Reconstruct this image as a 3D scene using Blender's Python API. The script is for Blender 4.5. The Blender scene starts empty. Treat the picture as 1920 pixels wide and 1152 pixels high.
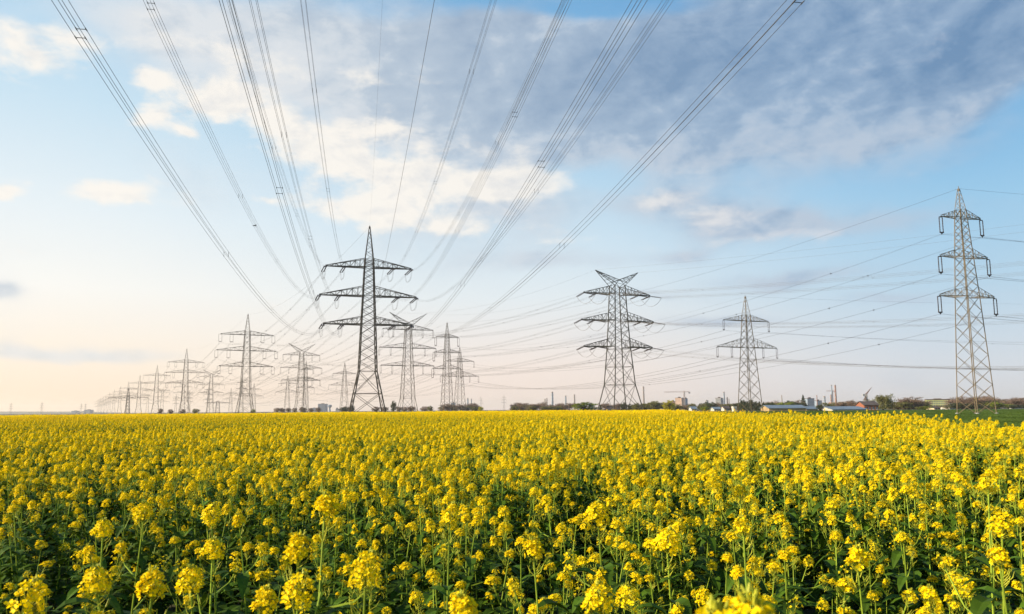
import bpy, math, random
from mathutils import Vector, Matrix, noise
import numpy as np
R_ = math.radians
sc = bpy.context.scene
COL = sc.collection
# ------------------------------------------------------------------ camera and measuring helper
FP, H0, ROLL, HC = 1500.0, 768.5, 0.008, 1.65
PIT = math.atan((H0 - 576) / FP)
FW = Vector((0, math.cos(PIT), math.sin(PIT)))
r0 = Vector((1, 0, 0)); u0 = Vector((0, -math.sin(PIT), math.cos(PIT)))
RT = math.cos(ROLL) * r0 - math.sin(ROLL) * u0
UP = math.sin(ROLL) * r0 + math.cos(ROLL) * u0
EYE = Vector((0, 0, HC))
def ray(px, py): return FW + RT * ((px - 960) / FP) + UP * ((576 - py) / FP)
def at(px, py, Y):
    d = ray(px, py); return EYE + d * (Y / d.y)
def gx(px, Y): return at(px, 770, Y).x
cam = bpy.data.cameras.new('camera'); co = bpy.data.objects.new('camera', cam); COL.objects.link(co)
M = Matrix.Identity(4)
for i, v in enumerate((RT, UP, -FW)):
    for k in range(3): M[k][i] = v[k]
M.translation = EYE
co.matrix_world = M
cam.sensor_width = 36; cam.lens = 36 * FP / 1920; cam.clip_start = 0.05; cam.clip_end = 30000
cam.dof.use_dof = True; cam.dof.focus_distance = 9; cam.dof.aperture_fstop = 9
sc.camera = co

# ------------------------------------------------------------------ materials
def lin(c):
    c = c / 255.0
    return c / 12.92 if c <= .04045 else ((c + .055) / 1.055) ** 2.4
def srgb(r, g, b): return (lin(r), lin(g), lin(b), 1)
def mat(name, col, rough=.7, metal=0, var=.25, scale=3.0, trans=0, spec=.3, objvar=0, bump=0):
    m = bpy.data.materials.new(name); m.use_nodes = True
    nt = m.node_tree; N = nt.nodes; L = nt.links
    b = N['Principled BSDF']; out = N['Material Output']
    b.inputs['Roughness'].default_value = rough; b.inputs['Metallic'].default_value = metal
    b.inputs['Specular IOR Level'].default_value = spec
    tc = N.new('ShaderNodeTexCoord'); nz = N.new('ShaderNodeTexNoise'); nz.inputs['Scale'].default_value = scale; nz.inputs['Detail'].default_value = 4
    L.new(tc.outputs['Object'], nz.inputs['Vector'])
    mr = N.new('ShaderNodeMapRange'); mr.inputs[1].default_value = .3; mr.inputs[2].default_value = .7
    mr.inputs[3].default_value = 1 - var; mr.inputs[4].default_value = 1 + var
    L.new(nz.outputs['Fac'], mr.inputs[0])
    fac = mr.outputs[0]
    if objvar:
        oi = N.new('ShaderNodeObjectInfo'); m2 = N.new('ShaderNodeMapRange')
        m2.inputs[3].default_value = 1 - objvar; m2.inputs[4].default_value = 1 + objvar
        L.new(oi.outputs['Random'], m2.inputs[0])
        mu = N.new('ShaderNodeMath'); mu.operation = 'MULTIPLY'; L.new(fac, mu.inputs[0]); L.new(m2.outputs[0], mu.inputs[1]); fac = mu.outputs[0]
    mx = N.new('ShaderNodeVectorMath'); mx.operation = 'SCALE'; mx.inputs[0].default_value = col[:3]
    L.new(fac, mx.inputs['Scale']); L.new(mx.outputs[0], b.inputs['Base Color'])
    if bump:
        bp = N.new('ShaderNodeBump'); bp.inputs['Strength'].default_value = bump; L.new(nz.outputs['Fac'], bp.inputs['Height']); L.new(bp.outputs[0], b.inputs['Normal'])
    if trans:
        t = N.new('ShaderNodeBsdfTranslucent'); L.new(mx.outputs[0], t.inputs['Color'])
        ms = N.new('ShaderNodeMixShader'); ms.inputs[0].default_value = trans
        L.new(b.outputs[0], ms.inputs[1]); L.new(t.outputs[0], ms.inputs[2]); L.new(ms.outputs[0], out.inputs['Surface'])
    return m
MT = dict(
    petal=mat('petal_yellow', (.94, .715, .004), .6, 0, .18, 55, .36, .1, .08),
    bud=mat('bud_green', (.42, .44, .03), .6, 0, .2, 60, .2),
    stem=mat('stem_green', (.20, .28, .025), .6, 0, .3, 12, 0, .12, .2),
    leaf=mat('leaf_green', (.048, .098, .006), .6, 0, .4, 9, .2, .12, .25),
    dsteel=mat('dark_painted_steel', (.072, .060, .046), .6, .1, .3, .6),
    osteel=mat('olive_painted_steel', (.052, .048, .036), .6, .1, .3, .5),
    psteel=mat('pale_galvanised_steel', (.15, .118, .07), .55, .15, .25, .5),
    msteel=mat('grey_galvanised_steel', (.10, .086, .066), .6, .1, .3, .5),
    insul=mat('brown_insulator', (.045, .03, .025), .25, 0, .2, 2),
    pinsul=mat('grey_insulator', (.12, .11, .10), .35, 0, .2, 2),
    wire=mat('dark_wire', (.075, .072, .07), .55, .3, .1, 1),
    pwire=mat('grey_wire', (.11, .10, .09), .6, .2, .1, 1),
    soil=mat('soil', (.055, .055, .025), .95, 0, .4, .8),
    wheat=mat('wheat_green', (.060, .100, .012), .8, 0, .4, .12),
    blade=mat('wheat_blade', (.060, .110, .010), .6, 0, .25, .3, .3, .3, .15),
    trunk=mat('bark', (.07, .055, .042), .9, 0, .3, 8),
    c_dark=mat('foliage_dark', (.055, .075, .035), .7, 0, .5, 1.2, .1, .2),
    c_green=mat('foliage_green', (.24, .29, .03), .7, 0, .45, 1.2, .35, .2),
    c_yel=mat('foliage_yellowgreen', (.46, .42, .04), .7, 0, .4, 1.2, .35, .2),
    c_olive=mat('foliage_olive', (.19, .19, .07), .7, 0, .4, 1.2, .3, .2),
    c_bare=mat('twig_brown', (.27, .19, .14), .8, 0, .4, 1.5, .1, .2),
    w_pink=mat('pale_render', (.60, .42, .32), .8, 0, .06, .2),
    w_cream=mat('cream_render', (.60, .50, .36), .8, 0, .08, .2),
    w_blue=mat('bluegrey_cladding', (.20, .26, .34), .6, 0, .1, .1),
    w_grey=mat('grey_concrete', (.30, .31, .33), .8, 0, .12, .1),
    w_white=mat('white_paint', (.45, .43, .39), .7, 0, .06, .2),
    w_green=mat('green_cladding', (.36, .40, .17), .7, 0, .12, .2),
    w_brick=mat('red_brick', (.23, .085, .05), .85, 0, .2, .6),
    w_beige=mat('beige_boards', (.30, .22, .12), .8, 0, .12, .4),
    r_metal=mat('blue_metal_roof', (.15, .19, .23), .45, .1, .12, .3),
    r_dark=mat('dark_tile_roof', (.075, .06, .055), .8, 0, .2, .5),
    glass=mat('window_glass', (.05, .07, .10), .15, 0, .2, .3, 0, .6),
    frame=mat('window_frame', (.5, .48, .45), .6),
    chim=mat('chimney_concrete', (.25, .22, .21), .85, 0, .15, .1),
    chimr=mat('chimney_brick', (.24, .13, .10), .85, 0, .15, .1),
    crane=mat('crane_paint', (.30, .20, .17), .6, 0, .1, .5),
    hill=mat('hill_wood', (.05, .075, .05), .95, 0, .3, .004),
    bird=mat('bird_feather', (.02, .02, .02), .8),
)
# ------------------------------------------------------------------ mesh builder
class MB:
    def __init__(s): s.v = []; s.f = []; s.mi = []
    def poly(s, pts, mi=0):
        n = len(s.v); s.v.extend(tuple(p) for p in pts); s.f.append(tuple(range(n, n + len(pts)))); s.mi.append(mi)
    def bar(s, a, b, r, mi=0, r2=None, sides=4, caps=False):
        a = Vector(a); b = Vector(b); d = b - a
        if d.length < 1e-6: return
        d.normalize(); up = Vector((0, 0, 1)) if abs(d.z) < .95 else Vector((1, 0, 0))
        x = d.cross(up).normalized(); y = d.cross(x)
        n = len(s.v); r2 = r if r2 is None else r2
        for c, rr in ((a, r), (b, r2)):
            for k in range(sides):
                t = 2 * math.pi * (k + .5) / sides
                s.v.append(tuple(c + x * (rr * math.cos(t)) + y * (rr * math.sin(t))))
        for k in range(sides):
            j = (k + 1) % sides
            s.f.append((n + k, n + j, n + sides + j, n + sides + k)); s.mi.append(mi)
        if caps:
            s.f.append(tuple(range(n + sides - 1, n - 1, -1))); s.mi.append(mi)
            s.f.append(tuple(range(n + sides, n + 2 * sides))); s.mi.append(mi)
    def tube(s, pts, r, mi=0, sides=4, r2=None):
        pts = [Vector(p) for p in pts]; n0 = len(s.v); N = len(pts)
        for i, p in enumerate(pts):
            d = (pts[min(i + 1, N - 1)] - pts[max(i - 1, 0)]).normalized()
            up = Vector((0, 0, 1)) if abs(d.z) < .95 else Vector((1, 0, 0))
            x = d.cross(up).normalized(); y = d.cross(x)
            rr = r if r2 is None else r + (r2 - r) * i / (N - 1)
            for k in range(sides):
                t = 2 * math.pi * (k + .5) / sides
                s.v.append(tuple(p + x * (rr * math.cos(t)) + y * (rr * math.sin(t))))
        for i in range(N - 1):
            for k in range(sides):
                j = (k + 1) % sides; a = n0 + i * sides
                s.f.append((a + k, a + j, a + sides + j, a + sides + k)); s.mi.append(mi)
    def box(s, lo, hi, mi=0):
        n = len(s.v)
        for z in (lo[2], hi[2]):
            for x, y in ((lo[0], lo[1]), (hi[0], lo[1]), (hi[0], hi[1]), (lo[0], hi[1])): s.v.append((x, y, z))
        for q in ((0, 3, 2, 1), (4, 5, 6, 7), (0, 1, 5, 4), (1, 2, 6, 5), (2, 3, 7, 6), (3, 0, 4, 7)):
            s.f.append(tuple(n + k for k in q)); s.mi.append(mi)
    def mesh(s, name, mats):
        me = bpy.data.meshes.new(name); me.from_pydata(s.v, [], s.f)
        for m in (mats if isinstance(mats, (list, tuple)) else [mats]): me.materials.append(m)
        if any(s.mi): me.polygons.foreach_set('material_index', s.mi)
        me.update(); return me
    def build(s, name, mats, parent=None, **kw): return link(name, s.mesh(name, mats), parent, **kw)
def link(name, data, parent=None, loc=None, col=None):
    o = bpy.data.objects.new(name, data); (col or COL).objects.link(o)
    if parent is not None: o.parent = parent
    if loc is not None: o.location = loc
    return o
def tag(o, label=None, cat=None, group=None, kind=None):
    if label: o['label'] = label
    if cat: o['category'] = cat
    if group: o['group'] = group
    if kind: o['kind'] = kind
    return o
def thing(name, label, cat, loc=(0, 0, 0), rz=0, group=None):
    o = link(name, None, None, loc); o.rotation_euler = (0, 0, rz); return tag(o, label, cat, group)
def lerp(a, b, t): return a + (b - a) * t

# ------------------------------------------------------------------ lattice towers
def width_at(levels, z):
    for (z0, w0), (z1, w1) in zip(levels, levels[1:]):
        if z <= z1: return lerp(w0, w1, (z - z0) / (z1 - z0))
    return levels[-1][1]
SG = ((-1, -1), (1, -1), (1, 1), (-1, 1))
def lattice(mb, levels, z0, z1, lr, br, k=1.0, single=False, minp=1.0):
    stops = [z0] + [z for z, w in levels if z0 + .3 < z < z1 - .3] + [z1]
    for a, b in zip(stops, stops[1:]):
        w = (width_at(levels, a) + width_at(levels, b)) / 2
        kk = k(a) if callable(k) else k; n = max(1, round((b - a) / max(w * kk, minp)))
        zs = [lerp(a, b, i / n) for i in range(n + 1)]
        for i in range(n):
            h0, h1 = width_at(levels, zs[i]) / 2, width_at(levels, zs[i + 1]) / 2
            c0 = [Vector((x * h0, y * h0, zs[i])) for x, y in SG]; c1 = [Vector((x * h1, y * h1, zs[i + 1])) for x, y in SG]
            for j in range(4):
                j2 = (j + 1) % 4
                mb.bar(c0[j], c1[j], lr)
                if single:
                    mb.bar(c0[j], c1[j2], br) if i % 2 else mb.bar(c0[j2], c1[j], br)
                else:
                    mb.bar(c0[j], c1[j2], br); mb.bar(c0[j2], c1[j], br)
                if i == 0 or n < 3: mb.bar(c0[j], c0[j2], br)
                if lr > .12: # gusset plates where the braces meet the legs
                    mb.bar(c0[j] - Vector((0, 0, .2)), c0[j] + Vector((0, 0, .2)), lr * 1.25)
def crossarm(mb, w0, w1, zb, zt, L, side, cr, br, n):
    tip = Vector((side * L, 0, zb))
    prev = None
    for i in range(n + 1):
        t = i / n
        pts = []
        for yy in (-1, 1):
            pts.append(Vector((side * w0 / 2, yy * w0 / 2, zb)).lerp(tip, t))
            pts.append(Vector((side * w1 / 2, yy * w1 / 2, zt)).lerp(tip + Vector((0, 0, .25)), t))
        if prev:
            for k, r in ((0, cr), (2, cr), (1, cr * .6), (3, cr * .6)): mb.bar(prev[k], pts[k], r)
            if i % 2: mb.bar(prev[1], pts[0], br); mb.bar(prev[3], pts[2], br); mb.bar(prev[0], pts[2], br)
            else: mb.bar(prev[0], pts[1], br); mb.bar(prev[2], pts[3], br); mb.bar(prev[2], pts[0], br)
            if i < n:
                mb.bar(pts[0], pts[1], br); mb.bar(pts[2], pts[3], br); mb.bar(pts[0], pts[2], br)
        prev = pts
def discs(mb, a, b, r, n):
    a = Vector(a); b = Vector(b)
    mb.bar(a, b, r * .45, 0)
    for i in range(n):
        t0 = (i + .15) / n; t1 = (i + .75) / n
        mb.bar(a.lerp(b, t0), a.lerp(b, t1), r, 0, r * .55, 6, True)
def susp_string(mb, L, gap, r, n):
    for s in ((-gap, gap) if gap else (0,)):
        discs(mb, (s, 0, -.25), (s, 0, -L + .35), r, n); mb.bar((s, 0, 0), (s, 0, -.3), r * .5)
    if gap:
        mb.bar((-gap - .12, 0, -L + .35), (gap + .12, 0, -L + .35), r * .9, 0, None, 4, True); mb.bar((-gap, 0, -.05), (gap, 0, -.05), r * .8)
        mb.bar((-gap, 0, -L + .3), (0, 0, -L + .05), r * .5); mb.bar((gap, 0, -L + .3), (0, 0, -L + .05), r * .5)
    mb.bar((0, 0, -L + .4), (0, 0, -L - .1), r * .6, 0, None, 4, True)
class Tower: pass
def tower(spec, loc, yaw, label, group=None, dirs=None, name='transmission_tower', near=False, simple=False, scale=1):
    """spec: H, levels [(z,w)], arms [(zb,zt,[outer,inner..])], peak 'spike' or 'horns', mat; dirs: strain strings towards these points"""
    T = Tower(); S = spec
    t = thing(name, label, 'pylon', loc, yaw, group); T.root = t
    mw = Matrix.Translation(Vector(loc)) @ Matrix.Rotation(yaw, 4, 'Z')
    m = MT[S['mat']]; lr, br = S['lr'], S['br']
    key = S['key']
    cache = S.setdefault('cache', {})
    def part(nm, ck, fn, mm=m, loc=None, par=t):
        if ck not in cache:
            mb = MB(); fn(mb); cache[ck] = mb.mesh(nm, mm)
        return link(nm, cache[ck], par, loc)
    levels = S['levels']; ztop = levels[-1][0]
    T.att = {}
    def body(mb): lattice(mb, levels, 0, ztop, lr, br, S.get('k', 1.0), S.get('single', False), S.get('minp', 1))
    def peak(mb):
        w = levels[-1][1]
        if S['peak'] == 'spike':
            lv = [(ztop, w), (S['H'], .25)]
            lattice(mb, lv, ztop, S['H'], lr * .6, br * .8, 1.15, True, .9)
            mb.bar((0, 0, S['H'] - .3), (0, 0, S['H'] + .5), .06)
        else:
            for s in (-1, 1):
                tip = Vector((s * S['horn'], 0, S['H'])); prev = None
                n = 5
                for i in range(n + 1):
                    q = i / n
                    pts = [Vector((-s * w * .1, yy * w / 2, ztop + 1.8)).lerp(tip, q) for yy in (-1, 1)] + [Vector((s * w / 2, yy * w / 2, ztop - .2)).lerp(tip, q) for yy in (-1, 1)]
                    if prev:
                        for k in range(4): mb.bar(prev[k], pts[k], lr * .6)
                        mb.bar(prev[0], pts[2], br); mb.bar(prev[1], pts[3], br); mb.bar(prev[0], pts[1], br); mb.bar(pts[0], pts[2], br)
                    prev = pts
                mb.bar((s * w / 2, -w / 2, ztop - .2), (s * w * .1, -w / 2, ztop + 1.8), br * 1.3); mb.bar((s * w / 2, w / 2, ztop - .2), (s * w * .1, w / 2, ztop + 1.8), br * 1.3)
    if simple:
        def allp(mb):
            body(mb); peak(mb)
            for zb, zt, offs in S['arms']:
                for s in (-1, 1):
                    crossarm(mb, width_at(levels, zb), width_at(levels, zt), zb, zt, offs[0], s, lr * .7, br, 5)
                    for o in offs:
                        mb.bar((s * o, 0, zb), (s * o, 0, zb - S['sl']), .10)
        if 'all' not in cache:
            mb = MB(); allp(mb); cache['all'] = mb.mesh('lattice_tower', m)
        t2 = link(name, cache['all'], None, loc); t2.rotation_euler = (0, 0, yaw); t2.scale = (scale,) * 3
        tag(t2, label, 'pylon', group); bpy.data.objects.remove(t); T.root = t2
        for ai, (zb, zt, offs) in enumerate(S['arms']):
            for s in (-1, 1):
                for oi, o in enumerate(offs): T.att[(ai, s, oi)] = mw @ (Vector((s * o, 0, zb - S['sl'])) * scale)
        T.tips = [mw @ (Vector((0, 0, S['H'])) * scale)] if S['peak'] == 'spike' else [mw @ (Vector((s * S['horn'], 0, S['H'])) * scale) for s in (-1, 1)]
        return T
    part('lattice_body', 'body', body)
    part('peak' if S['peak'] == 'spike' else 'earth_wire_horns', 'peak', peak)
    T.att2 = {}
    for ai, (zb, zt, offs) in enumerate(S['arms']):
        for s in (-1, 1):
            part('crossarm', ('arm', ai, s), lambda mb: crossarm(mb, width_at(levels, zb), width_at(levels, zt), zb, zt, offs[0], s, lr * .95, br * .9, S.get('an', 7)))
            for oi, o in enumerate(offs):
                P = Vector((s * o, 0, zb - .1))
                if dirs is None:
                    gp = S.get('gap', .35)
                    part('insulator_string', 'str', lambda mb: susp_string(mb, S['sl'], gp, S.get('ir', .1), 9), MT[S.get('imat', 'pinsul')], P)
                    T.att[(ai, s, oi)] = T.att2[(ai, s, oi)] = mw @ (P + Vector((0, 0, -S['sl'])))
                else:
                    ends = []
                    for dv, dct in zip(dirs, (T.att, T.att2)):
                        d = (mw.inverted().to_3x3() @ (Vector(dv) - mw @ P)).normalized(); d.z = -.22; d.normalize()
                        mb = MB(); side = Vector((-d.y, d.x, 0)).normalized() * .36
                        for q in (-1, 1): discs(mb, side * q + d * .3, side * q + d * (S['sl'] - .3), S.get('ir', .12), 10)
                        mb.bar(side * 1.2 + d * (S['sl'] - .3), -side * 1.2 + d * (S['sl'] - .3), .07); mb.bar(side + d * .3, -side + d * .3, .07); mb.bar((0, 0, 0), d * .3, .08)
                        mb.bar(d * (S['sl'] - .3), d * S['sl'], .07)
                        mb.build('insulator_string', MT[S.get('imat', 'insul')], t, loc=P)
                        e = P + d * S['sl']; ends.append(e); dct[(ai, s, oi)] = mw @ e
                    mb = MB()
                    for q in (-.2, .2):
                        mb.tube([ends[0].lerp(ends[1], k / 12) + Vector((q * .7, q * .7, -S.get('jd', 3) * (1 - (2 * k / 12 - 1) ** 4 if S.get('u') else 4 * k / 12 * (1 - k / 12)))) for k in range(13)], .03)
                    mb.build('jumper_loop', MT[S.get('jmat', 'pwire')], t)
    T.tips = [mw @ Vector((0, 0, S['H']))] if S['peak'] == 'spike' else [mw @ Vector((s * S['horn'], 0, S['H'])) for s in (-1, 1)]
    return T

def sagline(a, b, sag, n):
    a = Vector(a); b = Vector(b); out = []
    for i in range(n + 1):
        t = i / n; p = a.lerp(b, t); p.z -= 4 * sag * t * (1 - t); out.append(p)
    return out
def sag_at(a, b, sag, t):
    p = Vector(a).lerp(Vector(b), t); p.z -= 4 * sag * t * (1 - t); return p
def lateral(a, b):
    d = (Vector(b) - Vector(a)); return Vector((-d.y, d.x, 0)).normalized()
def wire(a, b, sag, label, group, offs=((0, 0),), r=.018, n=28, m='pwire', name='overhead_wire', spacers=()):
    lt = lateral(a, b); mb = MB()
    for ox, oz in offs:
        mb.tube([p + lt * ox + Vector((0, 0, oz)) for p in sagline(a, b, sag, n)], r, 0, 3)
    for t in spacers:
        p = sag_at(a, b, sag, t); mb.bar(p + lt * .25, p - lt * .25, .06); mb.bar(p - Vector((0, 0, .22)), p + Vector((0, 0, .2)), .05)
    return tag(mb.build(name, MT[m]), label, 'power line', group)
QUAD = ((-.2, .2), (.2, .2), (.2, -.2), (-.2, -.2))
TWIN = ((-.2, 0), (.2, 0))
def bundle(a, b, sag, label, group, phase):
    root = thing('conductor_bundle', label, 'power line', a, 0, group)
    a = Vector(a); lt = lateral(a, b); L = (Vector(b) - a).length
    pts = sagline(a, b, sag, 90)
    for ox, oz in QUAD:
        mb = MB(); mb.tube([p - a + lt * ox + Vector((0, 0, oz)) for p in pts], .0115, 0, 5)
        mb.build('conductor', MT['wire'], root)
    n = int(L / 36); k = 0
    for i in range(1, n):
        t = (i + phase) / n
        p = sag_at(a, b, sag, t) - a; d = (sag_at(a, b, sag, t + .003) - sag_at(a, b, sag, t - .003)).normalized()
        z = Vector((0, 0, .2))
        ends = ((lt * .2 + z, -lt * .2 + z), (lt * .2 - z, -lt * .2 - z)) if i % 2 else ((lt * .2 + z, lt * .2 - z), (-lt * .2 + z, -lt * .2 - z))
        for q, (e0, e1) in enumerate(ends):
            mb = MB(); mb.bar(p + e0, p + e1, .016)
            for e in (e0, e1): mb.bar(p + e - d * .12, p + e + d * .12, .024, 0, None, 5, True)
            mb.build('spacer', MT['wire'], root)
    return root

# ---- main tension tower (line A) : measured heights
def z(py, px, D): return at(px, py, D).z
DA = 261.0; PA = Vector((gx(688, DA), DA, 0))
YA = R_(16)
SA = dict(key='A', H=62.6, peak='spike', mat='dsteel', lr=.24, br=.095, k=lambda q: 1.0 if q < 14 else .56, an=8, sl=5.4, ir=.19, jd=3.0, imat='insul', u=True,
          levels=[(0, 11.2), (14.4, 5.6), (29.7, 4.5), (39.1, 3.7), (48.7, 3.0), (51.4, 2.7)],
          arms=[(48.7, 51.6, (14.1, 8.0)), (39.1, 42.3, (15.9, 9.6)), (29.7, 32.2, (14.5, 8.4))])
PB = Vector((12.6, -50.7, 0))
D2 = 479.0; PA2 = Vector((gx(459, D2), D2, 0))
A = tower(SA, PA, YA, 'tallest darkest lattice pylon with three crossarms, left of centre', dirs=(PA2 + Vector((0, 0, 44)), PB + Vector((0, 0, 40))))
# span overhead, towards a tower behind the viewer: far end points
yb = .19
Bz = {0: 48.3, 1: 38.9, 2: 28.9}
SAGN = {0: 12.6, 1: 13.6, 2: 13.4}
NMI = ['top', 'middle', 'bottom']
for (ai, s, oi), pa in A.att2.items():
    o = SA['arms'][ai][2][oi] * s * (1.04 if (ai, oi) == (2, 0) else 1)
    pb = Vector((PB.x + o * math.cos(yb), PB.y + o * math.sin(yb), Bz[ai]))
    bundle(pa, pb, SAGN[ai], 'overhead four-wire bundle from the %s %s point of the %s crossarm on the dark pylon' % ('left' if s < 0 else 'right', ['outer', 'inner'][oi], NMI[ai]),
           'conductor bundles running overhead', (ai * .37 + oi * .5 + (s > 0) * .2) % 1)
wire(A.tips[0], (11.4, -50.7, 62), 9.0, 'single thin earth wire running overhead from the tip of the big dark pylon', None, r=.012, n=60, m='wire', name='earth_wire')
wire(PA + Vector((1.5, -2, 32)), (15.5, -50.7, 40), 6.0, 'single thick dark cable running overhead to the body of the big dark pylon', None, r=.022, n=70, m='wire', name='earth_wire')

# ---- suspension towers of line A
SA2 = dict(key='A2', H=60, peak='spike', mat='msteel', lr=.17, br=.075, k=1.0, an=6, sl=4.6, gap=.9, ir=.12, imat='pinsul',
           levels=[(0, 9.6), (12.5, 5.6), (28.5, 4.4), (38, 3.7), (47.5, 3.0), (49.5, 2.8)],
           arms=[(47.5, 50, (15.4, 9.0)), (38, 40.7, (17.3, 10.4)), (28.6, 31.2, (15.6, 9.0))])
SAf = dict(SA2, cache={}, key='A2f', lr=.2, br=.08, single=True)
YL = R_(28.6)
lineA = [A]
descA = {1: 'grey three-armed spiked pylon, tallest of those left of the dark one',
         2: 'grey three-armed lattice pylon, second tallest in the row left of the dark one',
         3: 'small grey spiked pylon behind the low dark single-arm pylon, third in the left row'}
for k in range(0, 12):
    D = 479 + 262 * k
    loc = (PA2.x - .545 * 262 * k, D, 0)
    lab = descA.get(k + 1, 'tiny faint lattice pylon far down the long row towards the left horizon')
    lineA.append(tower(SA2 if k < 2 else SAf, loc, YL, lab, 'pylons in the long row to the left' if k >= 3 else None, simple=k >= 2))
# ---- line B: horned towers
DBm = 305.0; PB1 = Vector((gx(1163, DBm), DBm, 0))
def hz(py, D=DBm, px=1160): return z(py, px, D)
SB = dict(key='B', H=hz(509), horn=9.4, peak='horns', mat='osteel', lr=.20, br=.085, k=.72, an=8, sl=4.6, ir=.16, jd=3.0, imat='insul',
          levels=[(0, 13.0), (hz(722), 8.6), (hz(655), 6.6), (hz(600), 5.4), (hz(550), 4.6), (hz(536), 4.3)],
          arms=[(hz(552), hz(536), (14.6, 9.2)), (hz(602), hz(586), (15.9, 10.2)), (hz(651), hz(635), (15.0, 9.4))])
DB2 = 450.0; PB2 = Vector((gx(764, DB2), DB2, 0))
PBR = Vector((330, 190, 0))
B1 = tower(SB, PB1, R_(22), 'olive lattice pylon with two raised horns and looping jumper cables on three crossarms', dirs=(PB2 + Vector((0, 0, 40)), PBR + Vector((0, 0, 40))))
SB2 = dict(key='B2', H=56.5, horn=11.0, peak='horns', mat='msteel', lr=.17, br=.075, k=.95, an=6, sl=4.4, gap=.35, ir=.12,
           levels=[(0, 9.6), (8.5, 6.6), (26.5, 4.9), (36.5, 4.0), (46, 3.2), (49, 3.1)],
           arms=[(47, 50, (14.8, 8.6)), (36.6, 39.4, (16.6, 10)), (26.6, 29.2, (15.6, 9))])
SB2f = dict(SB2, cache={}, lr=.2, br=.08, single=True)
lineB = [B1, tower(SB2, PB2, R_(25), 'grey horned lattice pylon just right of and behind the big dark pylon')]
for k, (px, D) in enumerate(((563, 650), (394, 1040), (342, 1450), (303, 1850), (276, 2250))):
    lineB.append(tower(SB2f if k else SB2, (gx(px, D), D, 0), YL, ['grey horned lattice pylon left of the big dark pylon', 'small faint horned pylon left of the tallest grey pylon'][k] if k < 2 else 'tiny far horned pylon among the crowd of distant pylons',
                       'distant horned pylons' if k > 1 else None, simple=k > 0))
# ---- line C: narrow three-level pylons
DC = 157.0; PC1 = Vector((gx(1831, DC), DC, 0))
def cz(py, px=1815): return z(py, px, DC)
SC = dict(key='C', H=cz(354, 1797), peak='spike', mat='psteel', lr=.085, br=.042, k=.75, an=5, sl=3.5, gap=.40, ir=.13, imat='insul',
          levels=[(0, 4.7), (cz(557), 3.0), (cz(483), 2.3), (cz(408), 1.55), (cz(394), 1.4)],
          arms=[(cz(409), cz(394), (5.2,)), (cz(483), cz(467), (6.2,)), (cz(557), cz(540), (7.1,))])
C1 = tower(SC, PC1, R_(18), 'slender lattice pylon with long double insulators, standing on green field at the far right')
SC2 = dict(key='C2', H=46, peak='spike', mat='msteel', lr=.12, br=.055, k=.8, an=5, sl=4.6, gap=.5, ir=.13, imat='insul',
           levels=[(0, 5.2), (22.5, 3.1), (31, 2.4), (39, 1.7), (40.2, 1.6)],
           arms=[(38.6, 40.2, (6.2,)), (30.8, 32.6, (7.2,)), (22.5, 24.6, (7.8,))])
C2 = tower(SC2, (gx(838, 407), 407, 0), R_(27), 'slender spiked three-armed pylon just right of the horned grey pylon')
lineC = [C1, C2]
SC2f = dict(SC2, cache={}, lr=.16, br=.07, single=True)
for k, (px, D) in enumerate(((572, 718), (452, 1030), (390, 1340), (354, 1650), (329, 1960))):
    lineC.append(tower(SC2f, (gx(px, D), D, 0), YL, ['slender spiked pylon standing close behind the horned pylon left of the dark one', 'slender pylon half hidden behind the tallest grey pylon'][k] if k < 2 else 'tiny slender pylon in the distant crowd of pylons',
                       'distant slender pylons' if k > 1 else None, simple=True))
# ---- line D: two-level pylons
DD = 312.0; PD1 = Vector((gx(1407, DD), DD, 0))
def dz(py, px=1405): return z(py, px, DD)
SD = dict(key='D', H=dz(556, 1398), peak='spike', mat='psteel', lr=.13, br=.06, k=.8, an=6, sl=4.0, gap=.35, ir=.11, imat='insul',
          levels=[(0, 6.6), (dz(652), 3.7), (dz(602), 2.5), (dz(591), 2.3)],
          arms=[(dz(602), dz(591), (11.1,)), (dz(652), dz(634), (14.6, 7.7))])
D1 = tower(SD, PD1, R_(24), 'pale sunlit two-armed lattice pylon with a spike before the dark conifers')
SDm = dict(SD, cache={}, mat='msteel', levels=SD['levels'])
SDf = dict(SD, cache={}, mat='msteel', lr=.17, br=.08, single=True)
lineD = [D1]
for k, (px, D) in enumerate(((862, 560), (645, 734), (538, 985), (475, 1230), (432, 1480))):
    lineD.append(tower(SDf if k else SDm, (gx(px, D), D, 0), YL, ['two-armed spiked pylon right behind the slender central pylon', 'small faint two-armed pylon alone between the horned pylon and the dark one', 'small faint two-armed pylon left of the horned pylon'][k] if k < 3 else 'tiny two-armed pylon in the distance',
                       'distant two-armed pylons' if k > 2 else None, simple=k > 0))
for T, spec in ((C1, SC), (D1, SD)):      # concrete feet
    h = spec['levels'][0][1] / 2
    for x, y in SG:
        mb = MB(); mb.bar((x * h, y * h, -.1), (x * h, y * h, .32), .42, 0, .34, 10, True); mb.build('footing', MT['w_grey'], T.root)
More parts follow.
